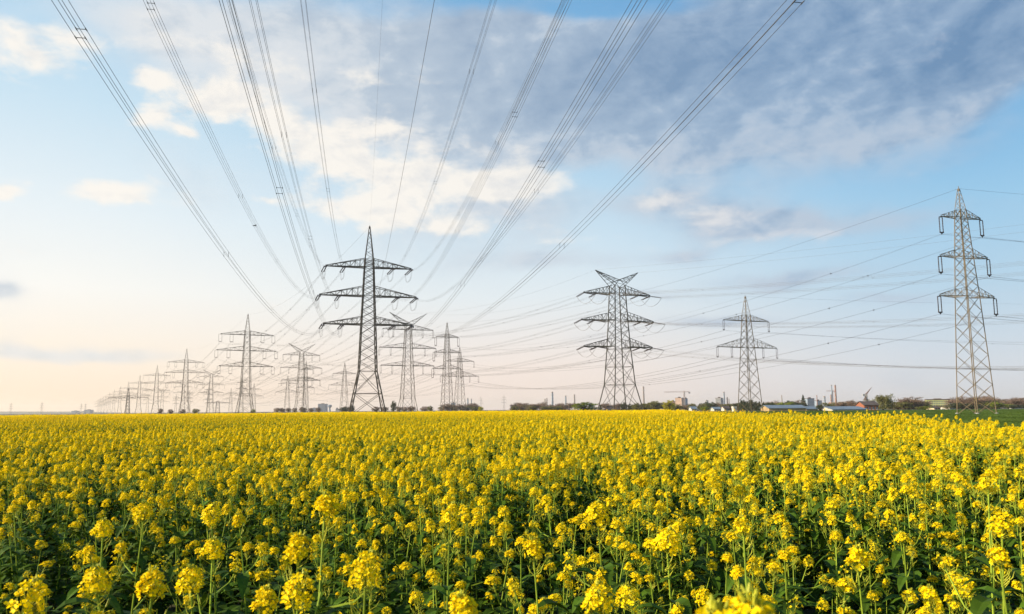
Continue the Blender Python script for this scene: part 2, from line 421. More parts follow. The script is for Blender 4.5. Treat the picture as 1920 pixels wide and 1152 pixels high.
# ---- low single-arm pylons
SE = dict(key='E', H=29, peak='spike', mat='dsteel', lr=.2, br=.1, k=1, an=6, sl=1.5, gap=.2, ir=.1, imat='insul',
          levels=[(0, 4.2), (18, 2.6), (21, 2.2)], arms=[(18.2, 20.8, (21, 12, 7))])
tower(SE, (gx(239, 900), 900, 0), R_(10), 'low dark lattice pylon with one very wide crossarm, far left above the yellow field')
SE2 = dict(SE, cache={}, H=17.5, levels=[(0, 5.5), (14.5, 4.0), (16.5, 3.4)], arms=[(14.6, 16.4, (17, 10, 6))])
tower(SE2, (gx(408, 1150), 1150, 0), R_(10), 'low dark pylon with a single wide crossarm, left of the tallest grey pylon')
for px, D in ((20, 3300), (78, 3100), (152, 3600), (160, 3500), (945, 2400), (902, 2600), (1930, 2200)):
    tower(SC2f, (gx(px, D), D, 0), R_(5), 'tiny hazy pylon far off on the horizon', 'hazy pylons on the horizon', simple=True)

# ---- spans between towers
def spans(Ta, Tb, sag, offs, r, label, group, m='pwire', n=26, sp=(), first='att', second='att2'):
    for key, pa in getattr(Ta, first).items():
        src = getattr(Tb, second, None) or Tb.att
        if key in src: wire(pa, src[key], sag, label, group, offs, r, n, m, spacers=sp)
for i in range(0, 5):
    spans(lineA[i], lineA[i + 1], 9.5, QUAD if i < 2 else ((0, 0),), (.014, .017)[i] if i < 2 else .05, 'thin conductor hung between the dark pylon and the grey pylons left of it', 'conductors along the left row of pylons', sp=(.2, .4, .6, .8) if i == 0 else ())
    wire(lineA[i].tips[0], lineA[i + 1].tips[0], 7, 'thin earth wire joining the spike tips of the left row of pylons', 'earth wires of the left row', r=.02, name='earth_wire')
for i in range(0, 4):
    spans(lineB[i], lineB[i + 1], (4, 9, 12, 12)[i], QUAD if i < 2 else ((0, 0),), (.014, .017)[i] if i < 2 else .05, 'thin conductor strung between the horned pylons', 'conductors along the horned pylons', sp=(.15, .35, .55, .75) if i < 2 else ())
    for a, b in zip(lineB[i].tips, lineB[i + 1].tips): wire(a, b, 6, 'thin earth wire between the horn tips of the horned pylons', 'earth wires of the horned pylons', r=.02, name='earth_wire')
for i in range(0, 4):
    spans(lineC[i], lineC[i + 1], (9.5, 10, 10, 10)[i], TWIN if i < 2 else ((0, 0),), (.014, .018)[i] if i < 2 else .05, 'twin conductor strung between the slender pylons', 'conductors along the slender pylons', n=36, sp=(.1, .26, .42, .6) if i < 1 else ())
    wire(lineC[i].tips[0], lineC[i + 1].tips[0], 6.5, 'thin earth wire joining the tips of the slender pylons', 'earth wires of the slender pylons', r=.024, name='earth_wire')
for i in range(0, 4):
    spans(lineD[i], lineD[i + 1], 8, TWIN if i < 2 else ((0, 0),), .024 if i < 2 else .05, 'thin conductor strung between the two-armed pylons', 'conductors along the two-armed pylons')
    wire(lineD[i].tips[0], lineD[i + 1].tips[0], 6, 'thin earth wire joining the tips of the two-armed pylons', 'earth wires of the two-armed pylons', r=.02, name='earth_wire')
# spans leaving the picture at the right
def far_end(T, base, yaw, spec, dz=0):
    out = {}
    for ai, (zb, zt, offs) in enumerate(spec['arms']):
        for s in (-1, 1):
            for oi, o in enumerate(offs): out[(ai, s, oi)] = Vector(base) + Vector((s * o * math.cos(yaw), s * o * math.sin(yaw), zb - 4 + (dz[ai] if isinstance(dz, tuple) else dz)))
    return out
for T, spec, base, yaw, sag, offs, lab, grp, dzz in (
        (B1, SB, (300, 140, 0), R_(60), (5, 8, 11), QUAD, 'long conductor leaving the horned olive pylon towards the right edge', 'conductors leaving the horned pylon to the right', (9, 5, 1)),
        (C1, SC, (300, 175, 0), R_(60), 5, TWIN, 'twin conductor leaving the nearest slender pylon at the right edge', 'conductors leaving the nearest slender pylon', 0),
        (D1, SD, (400, 318, 0), R_(70), 6, TWIN, 'nearly level conductor leaving the pale two-armed pylon to the right', 'conductors leaving the pale two-armed pylon', 0)):
    fe = far_end(T, base, yaw, spec, dzz)
    for key, pa in T.att2.items(): wire(pa, fe[key], sag[key[0]] if isinstance(sag, tuple) else sag, lab, grp, offs, .011 if offs is QUAD else .015, 36, spacers=(.12, .3, .47, .66, .85))
    for q, tp in enumerate(T.tips):
        wire(tp, Vector(base) + Vector((0, 8 * q, spec['H'] + (dzz[0] if isinstance(dzz, tuple) else dzz))), 4, lab.replace('twin ', '').replace('conductor', 'earth wire'), grp, r=.02, name='earth_wire')

# ------------------------------------------------------------------ trees
def tree_meshes(style, seed):
    rnd = random.Random(seed); tr = MB(); cr = MB()
    def leafq(p, s, mb=cr):
        n = Vector((rnd.gauss(0, 1), rnd.gauss(0, 1), rnd.gauss(0, 1) + .3)).normalized()
        x = n.orthogonal().normalized(); y = n.cross(x); a = rnd.random() * 6.28
        x, y = x * math.cos(a) + y * math.sin(a), y * math.cos(a) - x * math.sin(a)
        mb.poly([p - x * s, p - y * s * .6, p + x * s, p + y * s * .6])
    if style == 'conifer':
        tr.bar((0, 0, 0), (0, 0, .98), .018, 0, .003, 6)
        for i in range(1100):
            t = rnd.random() ** .8; zz = .06 + .92 * t
            lay = .75 + .25 * math.sin(zz * 46 + seed)
            r = (1 - t) * .24 * (.3 + .7 * rnd.random() ** .5) * lay + .004; a = rnd.random() * 6.28
            leafq(Vector((r * math.cos(a), r * math.sin(a), zz - r * .25)), .017 + .014 * (1 - t))
        return tr, cr
    # limbs first, then twigs or leaf clumps hung on them
    tips = []
    def grow(p, d, L, r, lev, mx):
        q = p + d * L
        tr.bar(p, q, r, 0, r * .65, 5 if lev < 2 else 3)
        if lev >= 1: tips.append(q)
        if lev == mx: return
        for k in range(rnd.choice((3, 4)) if lev else 8):
            ax = Vector((rnd.gauss(0, 1), rnd.gauss(0, 1), rnd.gauss(.1, .6))).normalized()
            nd = (d * .65 + ax * (.8 if lev else 1.0) + Vector((0, 0, .12))).normalized()
            grow(p + d * L * rnd.uniform(.35 if lev else .12, 1), nd, L * rnd.uniform(.62, .85), r * .6, lev + 1, mx)
    grow(Vector((0, 0, 0)), Vector((0, 0, 1)), .26, .024, 0, 4 if style == 'bare' else 3)
    hi = max(t.z for t in tips) + .03
    wd = sorted(math.hypot(t.x, t.y) for t in tips)[int(len(tips) * .97)] + .02
    sc3 = lambda x, y, q: (x * .5 / wd, y * .5 / wd, q / hi)
    tr.v = [sc3(*v) for v in tr.v]; tips = [Vector(sc3(*t)) for t in tips]
    if style == 'bare':
        for t in tips:
            for k in range(4):
                e = t + Vector((rnd.gauss(0, .05), rnd.gauss(0, .05), rnd.gauss(.01, .05)))
                cr.bar(t, e, .004, 0, .002, 3)
                leafq(e, .012); leafq(t.lerp(e, .5), .012)
    elif style == 'willow':
        for t in tips:
            for k in range(5):
                s = t + Vector((rnd.gauss(0, .04), rnd.gauss(0, .04), rnd.gauss(0, .03)))
                L = min(rnd.uniform(.12, .45), s.z - .06)
                for j in range(9): leafq(s + Vector((rnd.gauss(0, .012), rnd.gauss(0, .012), -L * j / 9)), .024)
    else:
        for k in range(84):
            u = rnd.uniform(-1, 1); a_ = rnd.random() * 6.28; q = rnd.uniform(.6, 1.08) ; rr = math.sqrt(1 - u * u) * q
            lump = 1 + .22 * math.sin(a_ * 3 + seed) * (1 - abs(u))
            c = Vector((rr * .42 * lump * math.cos(a_), rr * .42 * lump * math.sin(a_), .54 + .40 * u * q))
            tr.bar((0, 0, rnd.uniform(.15, .4)), c, .008, 0, .002, 3)
            cs = rnd.uniform(.045, .10)
            for j in range(40):
                leafq(c + Vector((rnd.gauss(0, cs * .6), rnd.gauss(0, cs * .6), rnd.gauss(0, cs * .55))), rnd.uniform(.016, .030))
    return tr, cr
TM = {}
for st in ('bare', 'leaf', 'conifer', 'willow'):
    for sd in range(3 if st != 'willow' else 1):
        a, b = tree_meshes(st, 11 * sd + len(st)); TM[(st, sd)] = (a.mesh('trunk', MT['trunk']), b.mesh('crown', MT['c_green']))
NAMES = {'bare': 'bare_tree', 'leaf': 'leafy_tree', 'conifer': 'conifer_tree', 'willow': 'weeping_tree'}
WS = {'conifer': 2.2, 'bare': 1.3, 'leaf': 1.0, 'willow': 1.15}
rt = random.Random(5)
def tree(px, ytop, D, wpx, style, colr, label, group=None):
    h = z(ytop, px, D); w = wpx * D / FP
    t = thing(NAMES[style], label, 'tree', (gx(px, D), D, 0), rt.random() * 6.28, group)
    me = TM[(style, rt.randrange(3) if style != 'willow' else 0)]
    for nm, m_ in (('trunk', me[0]), ('crown', me[1])):
        o = link(nm, m_, t); o.scale = (w * WS[style], w * WS[style], h)
        if nm == 'crown':
            o.material_slots[0].link = 'OBJECT'; o.material_slots[0].material = MT[colr]
    return t
for a in ((1097, 754, 420, 56, 'leaf', 'c_green', 'low round green bush-like tree left of the horned olive pylon'),
          (1126, 759, 430, 14, 'conifer', 'c_dark', 'small dark conifer at the left foot of the horned olive pylon'),
          (1207, 757, 520, 22, 'leaf', 'c_olive', 'olive tree right under the thin lone chimney'),
          (1228, 752, 500, 36, 'leaf', 'c_olive', 'broad olive tree right of the horned pylon'),
          (1255, 751, 430, 31, 'leaf', 'c_yel', 'yellow-green tree in front of the pink apartment block'),
          (1321, 762, 400, 18, 'leaf', 'c_green', 'low green bush right of the pink apartment block'),
          (1288, 757, 520, 26, 'bare', 'c_bare', 'bare brown tree before the pink apartment block'),
          (1507, 740, 560, 22, 'conifer', 'c_dark', 'tall ragged dark conifer rising above the long sheds'),
          (1656, 738, 400, 44, 'willow', 'c_olive', 'big weeping tree beside the red brick barn'),
          (1704, 744, 420, 58, 'bare', 'c_bare', 'wide bare brown tree right of the weeping tree'),
          (1538, 758, 330, 17, 'leaf', 'c_dark', 'dark round evergreen between two sheds'),
          (738, 752, 520, 14, 'leaf', 'c_dark', 'ragged dark tree at the right foot of the big dark pylon'),
          (892, 762, 500, 8, 'conifer', 'c_dark', 'lone little dark conifer right of the central pylons'),
          (901, 762, 500, 12, 'leaf', 'c_yel', 'little yellow-green tree beside the lone small conifer'),
          (301, 766, 700, 11, 'leaf', 'c_bare', 'small bare brown tree under the third pylon of the left row'),
          (320, 767, 700, 11, 'leaf', 'c_bare', 'small round brown tree left of the second grey pylon'),
          (343, 767, 700, 12, 'leaf', 'c_bare', 'small bare tree at the foot of the second grey pylon'),
          (367, 766, 650, 16, 'leaf', 'c_olive', 'small olive dome-shaped tree right of the second grey pylon'),
          (475, 767, 650, 10, 'leaf', 'c_green', 'little green bush at the foot of the tallest grey pylon'),
          (1735, 762, 380, 34, 'leaf', 'c_green', 'low green tree in front of the pale green building'),
          ): tree(*a)
# tree belts, each tree on its own
def belt(spec, group, label):
    for (x0, x1, n, y0, y1, D, w0, w1, st, colr) in spec:
        for i in range(n):
            px = lerp(x0, x1, (i + rt.uniform(.1, .9)) / n)
            tree(px, rt.uniform(y0, y1) - 3.5, D * rt.uniform(.93, 1.07), rt.uniform(w0, w1) * 1.25, st, colr, label, group)
belt([(965, 1070, 12, 757, 763, 640, 12, 22, 'bare', 'c_bare'), (958, 1062, 8, 763, 767, 600, 12, 18, 'leaf', 'c_olive')], 'bare trees before the long low building', 'bare greyish tree in the belt before the long low grey building')
belt([(1310, 1350, 5, 756, 762, 540, 12, 18, 'leaf', 'c_dark'), (1345, 1395, 7, 756, 762, 560, 14, 22, 'bare', 'c_bare'), (1262, 1390, 9, 759, 764, 520, 14, 22, 'leaf', 'c_olive')], 'trees before the grey tower block', 'tree in the mixed belt before the blue grey tower block')
belt([(1384, 1452, 9, 750, 760, 420, 12, 17, 'conifer', 'c_dark'), (1380, 1445, 6, 754, 760, 440, 14, 22, 'leaf', 'c_dark')], 'dark conifers behind the pale pylon', 'dark conifer or evergreen behind the foot of the pale two-armed pylon')
belt([(1440, 1505, 7, 753, 760, 520, 14, 22, 'bare', 'c_bare'), (1466, 1506, 5, 754, 759, 500, 12, 18, 'leaf', 'c_dark'), (1575, 1625, 6, 752, 759, 520, 16, 26, 'bare', 'c_bare'), (1545, 1625, 6, 757, 762, 500, 16, 24, 'leaf', 'c_olive'), (1440, 1500, 4, 757, 761, 500, 16, 24, 'leaf', 'c_green')], 'trees behind the sheds', 'tree standing behind the long low sheds')
belt([(1675, 1735, 6, 752, 760, 480, 18, 28, 'bare', 'c_bare'), (1740, 1800, 7, 763, 766, 470, 12, 20, 'bare', 'c_bare'), (1795, 1925, 16, 744, 756, 470, 24, 36, 'bare', 'c_bare'), (1795, 1925, 6, 756, 761, 450, 18, 28, 'leaf', 'c_green'), (1735, 1800, 4, 762, 765, 440, 16, 24, 'leaf', 'c_olive'), (1680, 1740, 4, 755, 760, 430, 20, 30, 'leaf', 'c_olive'), (1790, 1925, 9, 758, 763, 430, 16, 26, 'leaf', 'c_dark'), (1850, 1890, 4, 753, 758, 440, 18, 26, 'leaf', 'c_olive')], 'trees along the far edge of the green field', 'tree in the brown belt along the far edge of the green field')
belt([(640, 665, 4, 763, 767, 800, 8, 14, 'leaf', 'c_dark'), (700, 800, 6, 764, 767, 800, 10, 18, 'leaf', 'c_bare'), (800, 900, 5, 764, 768, 800, 10, 18, 'leaf', 'c_olive'), (835, 900, 5, 758, 763, 760, 16, 22, 'bare', 'c_bare'), (515, 600, 8, 767, 769.5, 900, 8, 14, 'leaf', 'c_bare')], 'small trees beyond the yellow field', 'small far tree just showing over the yellow field')
belt([(1165, 1200, 3, 757, 763, 560, 12, 18, 'leaf', 'c_dark'), (1130, 1170, 4, 759, 764, 560, 12, 18, 'bare', 'c_bare'), (1180, 1262, 7, 758, 763, 540, 16, 24, 'leaf', 'c_olive')], 'trees behind the horned pylon', 'small tree behind the feet of the horned olive pylon')

# ------------------------------------------------------------------ buildings
def building(name, px0, px1, ytop, D, depth, wall, label, rows=0, cols=0, roof='flat', rmat='r_dark', yaw=0, cat='building', group=None, eave=.75, side_cols=0, stripe=False):
    x0, x1 = gx(px0, D), gx(px1, D); w = (x1 - x0) / (math.cos(yaw) + abs(math.sin(yaw)) * depth / max(x1 - x0, .1)); h = z(ytop, (px0 + px1) / 2, D)
    t = thing(name, label, cat, ((x0 + x1) / 2, D + depth / 2, 0), yaw, group)
    hw = h if roof == 'flat' else h * eave
    mb = MB(); mb.box((-w / 2, -depth / 2, 0), (w / 2, depth / 2, hw)); 
    if roof != 'flat':
        for s in (-1, 1): mb.poly([(s * w / 2, -depth / 2, hw), (s * w / 2, depth / 2, hw), (s * w / 2, 0, h - .1)][::s])
    mb.build('wall', MT[wall], t)
    mb = MB()
    if roof == 'flat':
        for lo, hi in (((-w / 2 - .15, -depth / 2 - .15, h), (w / 2 + .15, -depth / 2 + .25, h + .8)), ((-w / 2 - .15, depth / 2 - .25, h), (w / 2 + .15, depth / 2 + .15, h + .8)),
                       ((-w / 2 - .15, -depth / 2 + .25, h), (-w / 2 + .25, depth / 2 - .25, h + .8)), ((w / 2 - .25, -depth / 2 + .25, h), (w / 2 + .15, depth / 2 - .25, h + .8))): mb.box(lo, hi)
        mb.box((-w * .15, -depth * .2, h + .002), (w * .15, depth * .2, h + min(2.6, h * .2)))
    else:
        e = .4; n = len(mb.v)
        for s in (-1, 1):
            a = [(-w / 2 - e, s * (depth / 2 + e), hw - .12), (w / 2 + e, s * (depth / 2 + e), hw - .12), (w / 2 + e, 0, h), (-w / 2 - e, 0, h)]
            b = [(x, y, q + .22) for x, y, q in a]
            mb.poly(a); mb.poly(b)
            for k in range(4): mb.poly([a[k], a[(k + 1) % 4], b[(k + 1) % 4], b[k]])
    mb.build('roof', MT[rmat], t)
    if rows and cols:
        fh = hw / (rows + .3); cw = w / cols
        wm = MB(); ww, wh = cw * .28, fh * .27
        wm.box((-ww, -.06, -wh), (ww, .06, wh)); wmesh = wm.mesh('window', MT['glass'])
        sm = MB(); sm.box((-ww * 1.1, -.12, -wh - .18), (ww * 1.1, .06, -wh - .004)); smesh = sm.mesh('sill', MT['frame'])
        for r in range(rows):
            for c in range(cols):
                o = link('window', wmesh, t, (-w / 2 + (c + .5) * cw, -depth / 2 - .03, (r + .6) * fh)); link('sill', smesh, o)
        if side_cols:
            sw = depth / side_cols
            for r in range(rows):
                for c in range(side_cols):
                    o = link('window', wmesh, t, (-w / 2 - .03, -depth / 2 + (c + .5) * sw, (r + .6) * fh)); o.rotation_euler = (0, 0, -math.pi / 2); link('sill', smesh, o)
    return t
building('apartment_block', 1268, 1284, 747, 1500, 14, 'w_pink', 'tall pale pink apartment block under the tower crane', 8, 6, yaw=R_(-28), side_cols=3)
building('apartment_block', 1260, 1268, 753, 1510, 16, 'w_pink', 'lower pale pink block left of the tall pink block', 6, 3, yaw=R_(-28))
building('apartment_block', 1285, 1291, 748, 1490, 14, 'w_blue', 'narrow blue grey block right of the tall pink block', 8, 2, yaw=R_(-28))
building('apartment_block', 1241, 1250, 757, 1400, 16, 'w_cream', 'low cream block half hidden behind the yellow-green tree', 3, 3)
building('tower_block', 1344, 1358, 747, 1600, 14, 'w_grey', 'grey tower block with sunlit pale flank beside a dark chimney', 7, 4, yaw=R_(-30), side_cols=3)
building('office_block', 1515, 1528, 748, 1400, 14, 'w_blue', 'blue grey office block behind the sheds', 6, 5)
building('office_block', 1533, 1542, 752, 1500, 14, 'w_blue', 'small blue grey office block right of a larger one', 4, 3)
building('warehouse', 1559, 1582, 754, 1600, 16, 'w_brick', 'red and white works hall at the foot of the tall chimneys', 2, 7, 'gable', 'w_white', eave=.7)
building('office_block', 1743, 1788, 750.5, 620, 10, 'w_green', 'pale green long building with rows of windows beyond the green field', 4, 14, yaw=R_(-20))
building('apartment_block', 1891, 1917, 753, 640, 11, 'w_cream', 'sunlit cream box building at the far right edge', 3, 4, yaw=R_(-25))
building('shed', 1443, 1514, 760.5, 335, 14, 'w_beige', 'long beige shed with blue metal roof, leftmost of the sheds', 0, 0, 'gable', 'r_metal', eave=.55, cat='shed', yaw=R_(-3))
building('shed', 1512, 1533, 763, 350, 12, 'w_beige', 'short beige shed with pale roof left of the round evergreen', 0, 0, 'gable', 'r_metal', eave=.5, cat='shed')
building('shed', 1556, 1626, 763, 345, 16, 'w_white', 'low shed with wide blue grey roof right of the round evergreen', 0, 0, 'gable', 'r_metal', eave=.35, cat='shed', yaw=R_(4))
building('barn', 1622, 1652, 753, 360, 12, 'w_brick', 'red brick barn with dark roof beside the weeping tree', 1, 4, 'gable', 'r_dark', eave=.6, cat='barn', yaw=R_(-6))
building('house', 1781, 1797, 761, 420, 9, 'w_white', 'white gabled house left of the nearest slender pylon', 1, 3, 'gable', 'r_dark', eave=.55, cat='house')
building('house', 1752, 1778, 763, 430, 9, 'w_cream', 'house with wide dark roof below the pale green building', 1, 4, 'gable', 'r_dark', eave=.45, cat='house')
building('house', 1358, 1368, 762, 480, 8, 'w_white', 'white house with grey roof under the grey tower block', 1, 3, 'gable', 'r_dark', eave=.5, cat='house')
building('house', 1297, 1306, 763, 470, 8, 'w_white', 'small white house between green and brown trees', 1, 2, 'gable', 'r_metal', eave=.5, cat='house')
building('house', 1339, 1352, 764, 460, 8, 'w_white', 'low white house with metal roof left of the white grey-roofed one', 1, 3, 'gable', 'r_metal', eave=.5, cat='house')
building('hut', 1376, 1381, 766, 330, 3, 'w_white', 'tiny white hut at the left foot of the pale pylon', 0, 0, 'flat', 'w_white', cat='hut')
building('house', 1138, 1148, 762, 520, 8, 'w_cream', 'small cream house seen through the legs of the horned olive pylon', 1, 2, 'gable', 'r_dark', eave=.5, cat='house')
building('house', 1895, 1925, 761, 430, 9, 'w_white', 'white house behind trees at the right edge', 1, 4, 'gable', 'r_dark', eave=.5, cat='house')
building('warehouse', 957, 1000, 761, 900, 25, 'w_grey', 'long low grey warehouse left of the chimneys', 0, 0, 'flat', 'w_grey')
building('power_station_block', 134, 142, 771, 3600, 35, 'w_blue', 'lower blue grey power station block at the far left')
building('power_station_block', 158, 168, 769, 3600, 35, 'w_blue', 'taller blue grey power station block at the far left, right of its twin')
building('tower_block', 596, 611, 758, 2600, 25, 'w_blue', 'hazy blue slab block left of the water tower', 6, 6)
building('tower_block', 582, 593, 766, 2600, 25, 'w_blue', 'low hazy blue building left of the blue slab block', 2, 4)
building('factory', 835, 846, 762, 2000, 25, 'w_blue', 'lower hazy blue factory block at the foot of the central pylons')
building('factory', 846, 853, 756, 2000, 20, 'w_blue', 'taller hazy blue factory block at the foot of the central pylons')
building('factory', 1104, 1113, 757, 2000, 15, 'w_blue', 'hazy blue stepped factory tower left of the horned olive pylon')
building('tower_block', 1325, 1329, 752, 1900, 10, 'w_grey', 'slim grey block left of the grey tower block')
def chimney(px, wpx, ytop, D, m, label, bands=0, group=None):
    h = z(ytop, px, D); r = wpx * D / FP / 2
    t = thing('chimney_stack', label, 'chimney', (gx(px, D), D, 0), 0, group)
    mb = MB(); mb.bar((0, 0, 0), (0, 0, h), r * 1.25, 0, r * .85, 14); mb.build('shaft', MT[m], t)
    mb = MB(); mb.bar((0, 0, h - r * 1.2), (0, 0, h), r * 1.05, 0, r * 1.05, 14, True)
    mb.build('cap', MT['chim'], t)
    mb = MB()
    for k in range(3): mb.bar((0, 0, h * (.45 + .18 * k)), (0, 0, h * (.45 + .18 * k) + r * .7), r * 1.4, 0, None, 14, True)
    mb.build('platform', MT['w_grey'], t)
for a in ((1036, 3.4, 735, 1500, 'w_blue', 'pale steel chimney, thickest of the group left of the horned pylon'),
          (1022, 2.2, 748, 1500, 'chim', 'short chimney, left one of a close pair'), (1025.5, 2.2, 747, 1520, 'chim', 'short chimney, right one of a close pair'),
          (1061, 2.8, 742, 1700, 'w_blue', 'blue grey chimney between the pale thick one and the brown one'), (1077.5, 2.6, 740, 1700, 'chim', 'grey brown chimney right before the round green bush'),
          (1207.5, 3.0, 725, 1500, 'chim', 'tall lone thin chimney right of the horned olive pylon'),
          (1358.5, 3.0, 735, 1600, 'w_blue', 'dark blue chimney against the grey tower block'), (1364.5, 2.2, 745, 1600, 'chimr', 'small brownish chimney right of the dark blue one'), (1367.5, 1.6, 748, 1620, 'chim', 'smallest thin chimney right of the grey tower block'),
          (1568.5, 3.2, 722, 1600, 'chimr', 'tall reddish brick chimney, tallest of the pair over the works hall'), (1561.5, 2.4, 722, 1800, 'w_blue', 'tall pale blue chimney beside the reddish one'), (1559.5, 2.8, 740, 1560, 'chimr', 'short reddish chimney left of the tall pair'),
          (1547, 3.6, 743, 1500, 'w_blue', 'stout blue grey chimney right of the office blocks'), (1533, 1.6, 741, 1400, 'chimr', 'thin rusty chimney above the small office block'), (1467, 1.8, 741, 1300, 'chim', 'thin grey mast-like chimney above the first shed'),
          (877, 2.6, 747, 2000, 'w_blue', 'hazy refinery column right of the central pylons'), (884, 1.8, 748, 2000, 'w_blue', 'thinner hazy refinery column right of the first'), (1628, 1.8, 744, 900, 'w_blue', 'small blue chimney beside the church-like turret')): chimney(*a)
# water tower, turret, conveyor
def lathe(mb, prof, sides=14, mi=0):
    for (r, q), (r2, q2) in zip(prof, prof[1:]): mb.bar((0, 0, q), (0, 0, q2), r, mi, r2, sides)
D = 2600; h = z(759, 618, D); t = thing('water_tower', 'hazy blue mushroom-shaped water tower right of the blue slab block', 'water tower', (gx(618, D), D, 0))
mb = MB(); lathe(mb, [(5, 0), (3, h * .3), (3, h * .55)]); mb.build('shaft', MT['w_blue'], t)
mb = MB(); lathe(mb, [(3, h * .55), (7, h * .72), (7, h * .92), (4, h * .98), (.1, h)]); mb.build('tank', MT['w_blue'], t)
D = 2600; h = z(764, 632, D); t = thing('church', 'hazy distant church spire left of the big dark pylon', 'church', (gx(632, D), D, 0))
mb = MB(); mb.box((-4, -4, 0), (4, 4, h * .5)); mb.box((4.002, -5, 0), (22, 5, h * .35)); mb.build('wall', MT['w_grey'], t)
mb = MB(); mb.bar((0, 0, h * .5), (0, 0, h), 5.6, 0, .05, 4); mb.bar((4, 0, h * .36), (22, 0, h * .36), 4.5, 0, None, 3); mb.build('roof', MT['r_dark'], t)
D = 880; h = z(742, 1625, D); t = thing('turret', 'dark pointed turret with slate cap left of the weeping tree', 'tower', (gx(1624.5, D), D, 0))
mb = MB(); lathe(mb, [(2.6, 0), (2.6, h * .62)], 10); mb.build('wall', MT['w_grey'], t)
mb = MB(); lathe(mb, [(3.2, h * .62), (1.4, h * .8), (.1, h)], 10); mb.build('roof', MT['r_dark'], t)
D = 3600; a = at(144, 775, D); b = at(158, 771.5, D); t = thing('conveyor_bridge', 'sloping conveyor bridge between the two power station blocks', 'conveyor', (a.x, D, 0))
mb = MB(); mb.bar((0, 0, a.z), (b.x - a.x, 0, b.z), 2.2, 0, None, 4, True); mb.build('gallery', MT['w_grey'], t)
for q in (.15, .6):
    mb = MB(); mb.bar(((b.x - a.x) * q, 0, 0), ((b.x - a.x) * q, 0, lerp(a.z, b.z, q) - 1), 1.0); mb.build('support', MT['w_grey'], t)
# cranes
def crane(pxm, D, ymast, jl, cl, label, tilt=0, luff=False):
    h = z(ymast, pxm, D); t = thing('tower_crane', label, 'crane', (gx(pxm, D), D, 0), 0)
    mb = MB(); lattice(mb, [(0, 2), (h, 2)], 0, h, .28, .14, 1.2, True); mb.build('mast', MT['crane'], t)
    mb = MB(); mb.box((-1.2, -1.6, h + .01), (1.2, 1.2, h + 2.6)); mb.build('cab', MT['w_white'], t)
    if luff:
        mb = MB(); e = Vector((jl, 0, h + jl * 1.5))
        prev = None
        for i in range(15):
            q = i / 14; p = [Vector((.9 * s, .7 * y, h + 2.6)).lerp(e, q) for s in (-1, 1) for y in (-1, 1)]
            if prev:
                for k in range(4): mb.bar(prev[k], p[k], .2)
                mb.bar(prev[0], p[2], .12); mb.bar(prev[1], p[3], .12)
            prev = p
        mb.build('jib', MT['crane'], t)
        mb = MB(); mb.box((-cl, -1.2, h + .6), (-1.3, 1.2, h + 3)); mb.build('counterweight', MT['w_grey'], t); return
    top = Vector((0, 0, h + 5.5))
    for nm, L in (('jib', -jl), ('counter_jib', cl)):
        mb = MB(); n = 16 if nm == 'jib' else 5; prev = None
        for i in range(n + 1):
            x = L * i / n; p = [Vector((x, -.6, h + 2.7)), Vector((x, .6, h + 2.7)), Vector((x, 0, h + 4.0))]
            if prev:
                for k in range(3): mb.bar(prev[k], p[k], .2)
                mb.bar(prev[0], p[2], .12); mb.bar(prev[1], p[2], .12)
            prev = p
        mb.bar(top, (L * .75, 0, h + 4), .1); mb.build(nm, MT['crane'], t)
    mb = MB(); mb.bar((-1, -1, h + 2.6), top, .2); mb.bar((1, -1, h + 2.6), top, .2); mb.bar((1, 1, h + 2.6), top, .2); mb.bar((-1, 1, h + 2.6), top, .2); mb.build('apex', MT['crane'], t)
    mb = MB(); mb.box((cl - 3, -1.1, h + .2), (cl, 1.1, h + 2.6)); mb.build('counterweight', MT['w_grey'], t)
crane(1284, 1480, 738.5, 37, 11, 'tower crane with long flat jib over the pink apartment block')
crane(1562.5, 1900, 736, 14, 7, 'pale tower crane with short jib among the tall chimneys')
crane(1625.5, 930, 744, 7.2, 4, 'crane with raised slanting jib left of the weeping tree', luff=True)

# ------------------------------------------------------------------ ground, fields, hills
def sheet(name, pts, zz, m, **kw):
    mb = MB(); mb.poly([(x, y, zz) for x, y in pts]); return tag(mb.build(name, MT[m]), kind='structure', **kw)
sheet('ground', [(-5000, -400), (4500, -400), (4500, 9000), (-5000, 9000)], 0, 'soil')
EDGE = [(-40, -1.0), (18, 11.6), (31, 15.2), (52, 20), (70, 22.4), (90, 24.5), (150, 32), (260, 50)]
def xedge(y):
    for (a, b), (c_, d) in zip(EDGE, EDGE[1:]):
        if y <= c_: return lerp(b, d, (y - a) / (c_ - a))
    return 50
FIELD_END = 252
sheet('field', [(b + 1.0, a) for a, b in EDGE[::-1]] + [(600, -40), (900, 420), (56, 420)], .004, 'wheat')
mb = MB()
hp = []
for i in range(61):
    px = -260 + i * 420 / 60
    yy = 773.0 + 5.5 * max(0, (px - 60) / 120) + noise.noise((px * .03, 1, 0)) * 2.2 + noise.noise((px * .2, 5, 0)) * .8
    hp.append((gx(px, 5200), max(1, z(yy, px, 5200))))
for k, (dy, sc_) in enumerate(((0, 0), (150, .6), (400, 1), (900, .9), (1500, 0))):
    for x, hh in hp: mb.v.append((x, 5000 + dy + 30 * math.sin(x * .01), hh * sc_))
n = len(hp)
for r in range(4):
    for i in range(n - 1): mb.f.append((r * n + i, r * n + i + 1, (r + 1) * n + i + 1, (r + 1) * n + i)); mb.mi.append(0)
tag(mb.build('hills', MT['hill']), kind='structure')
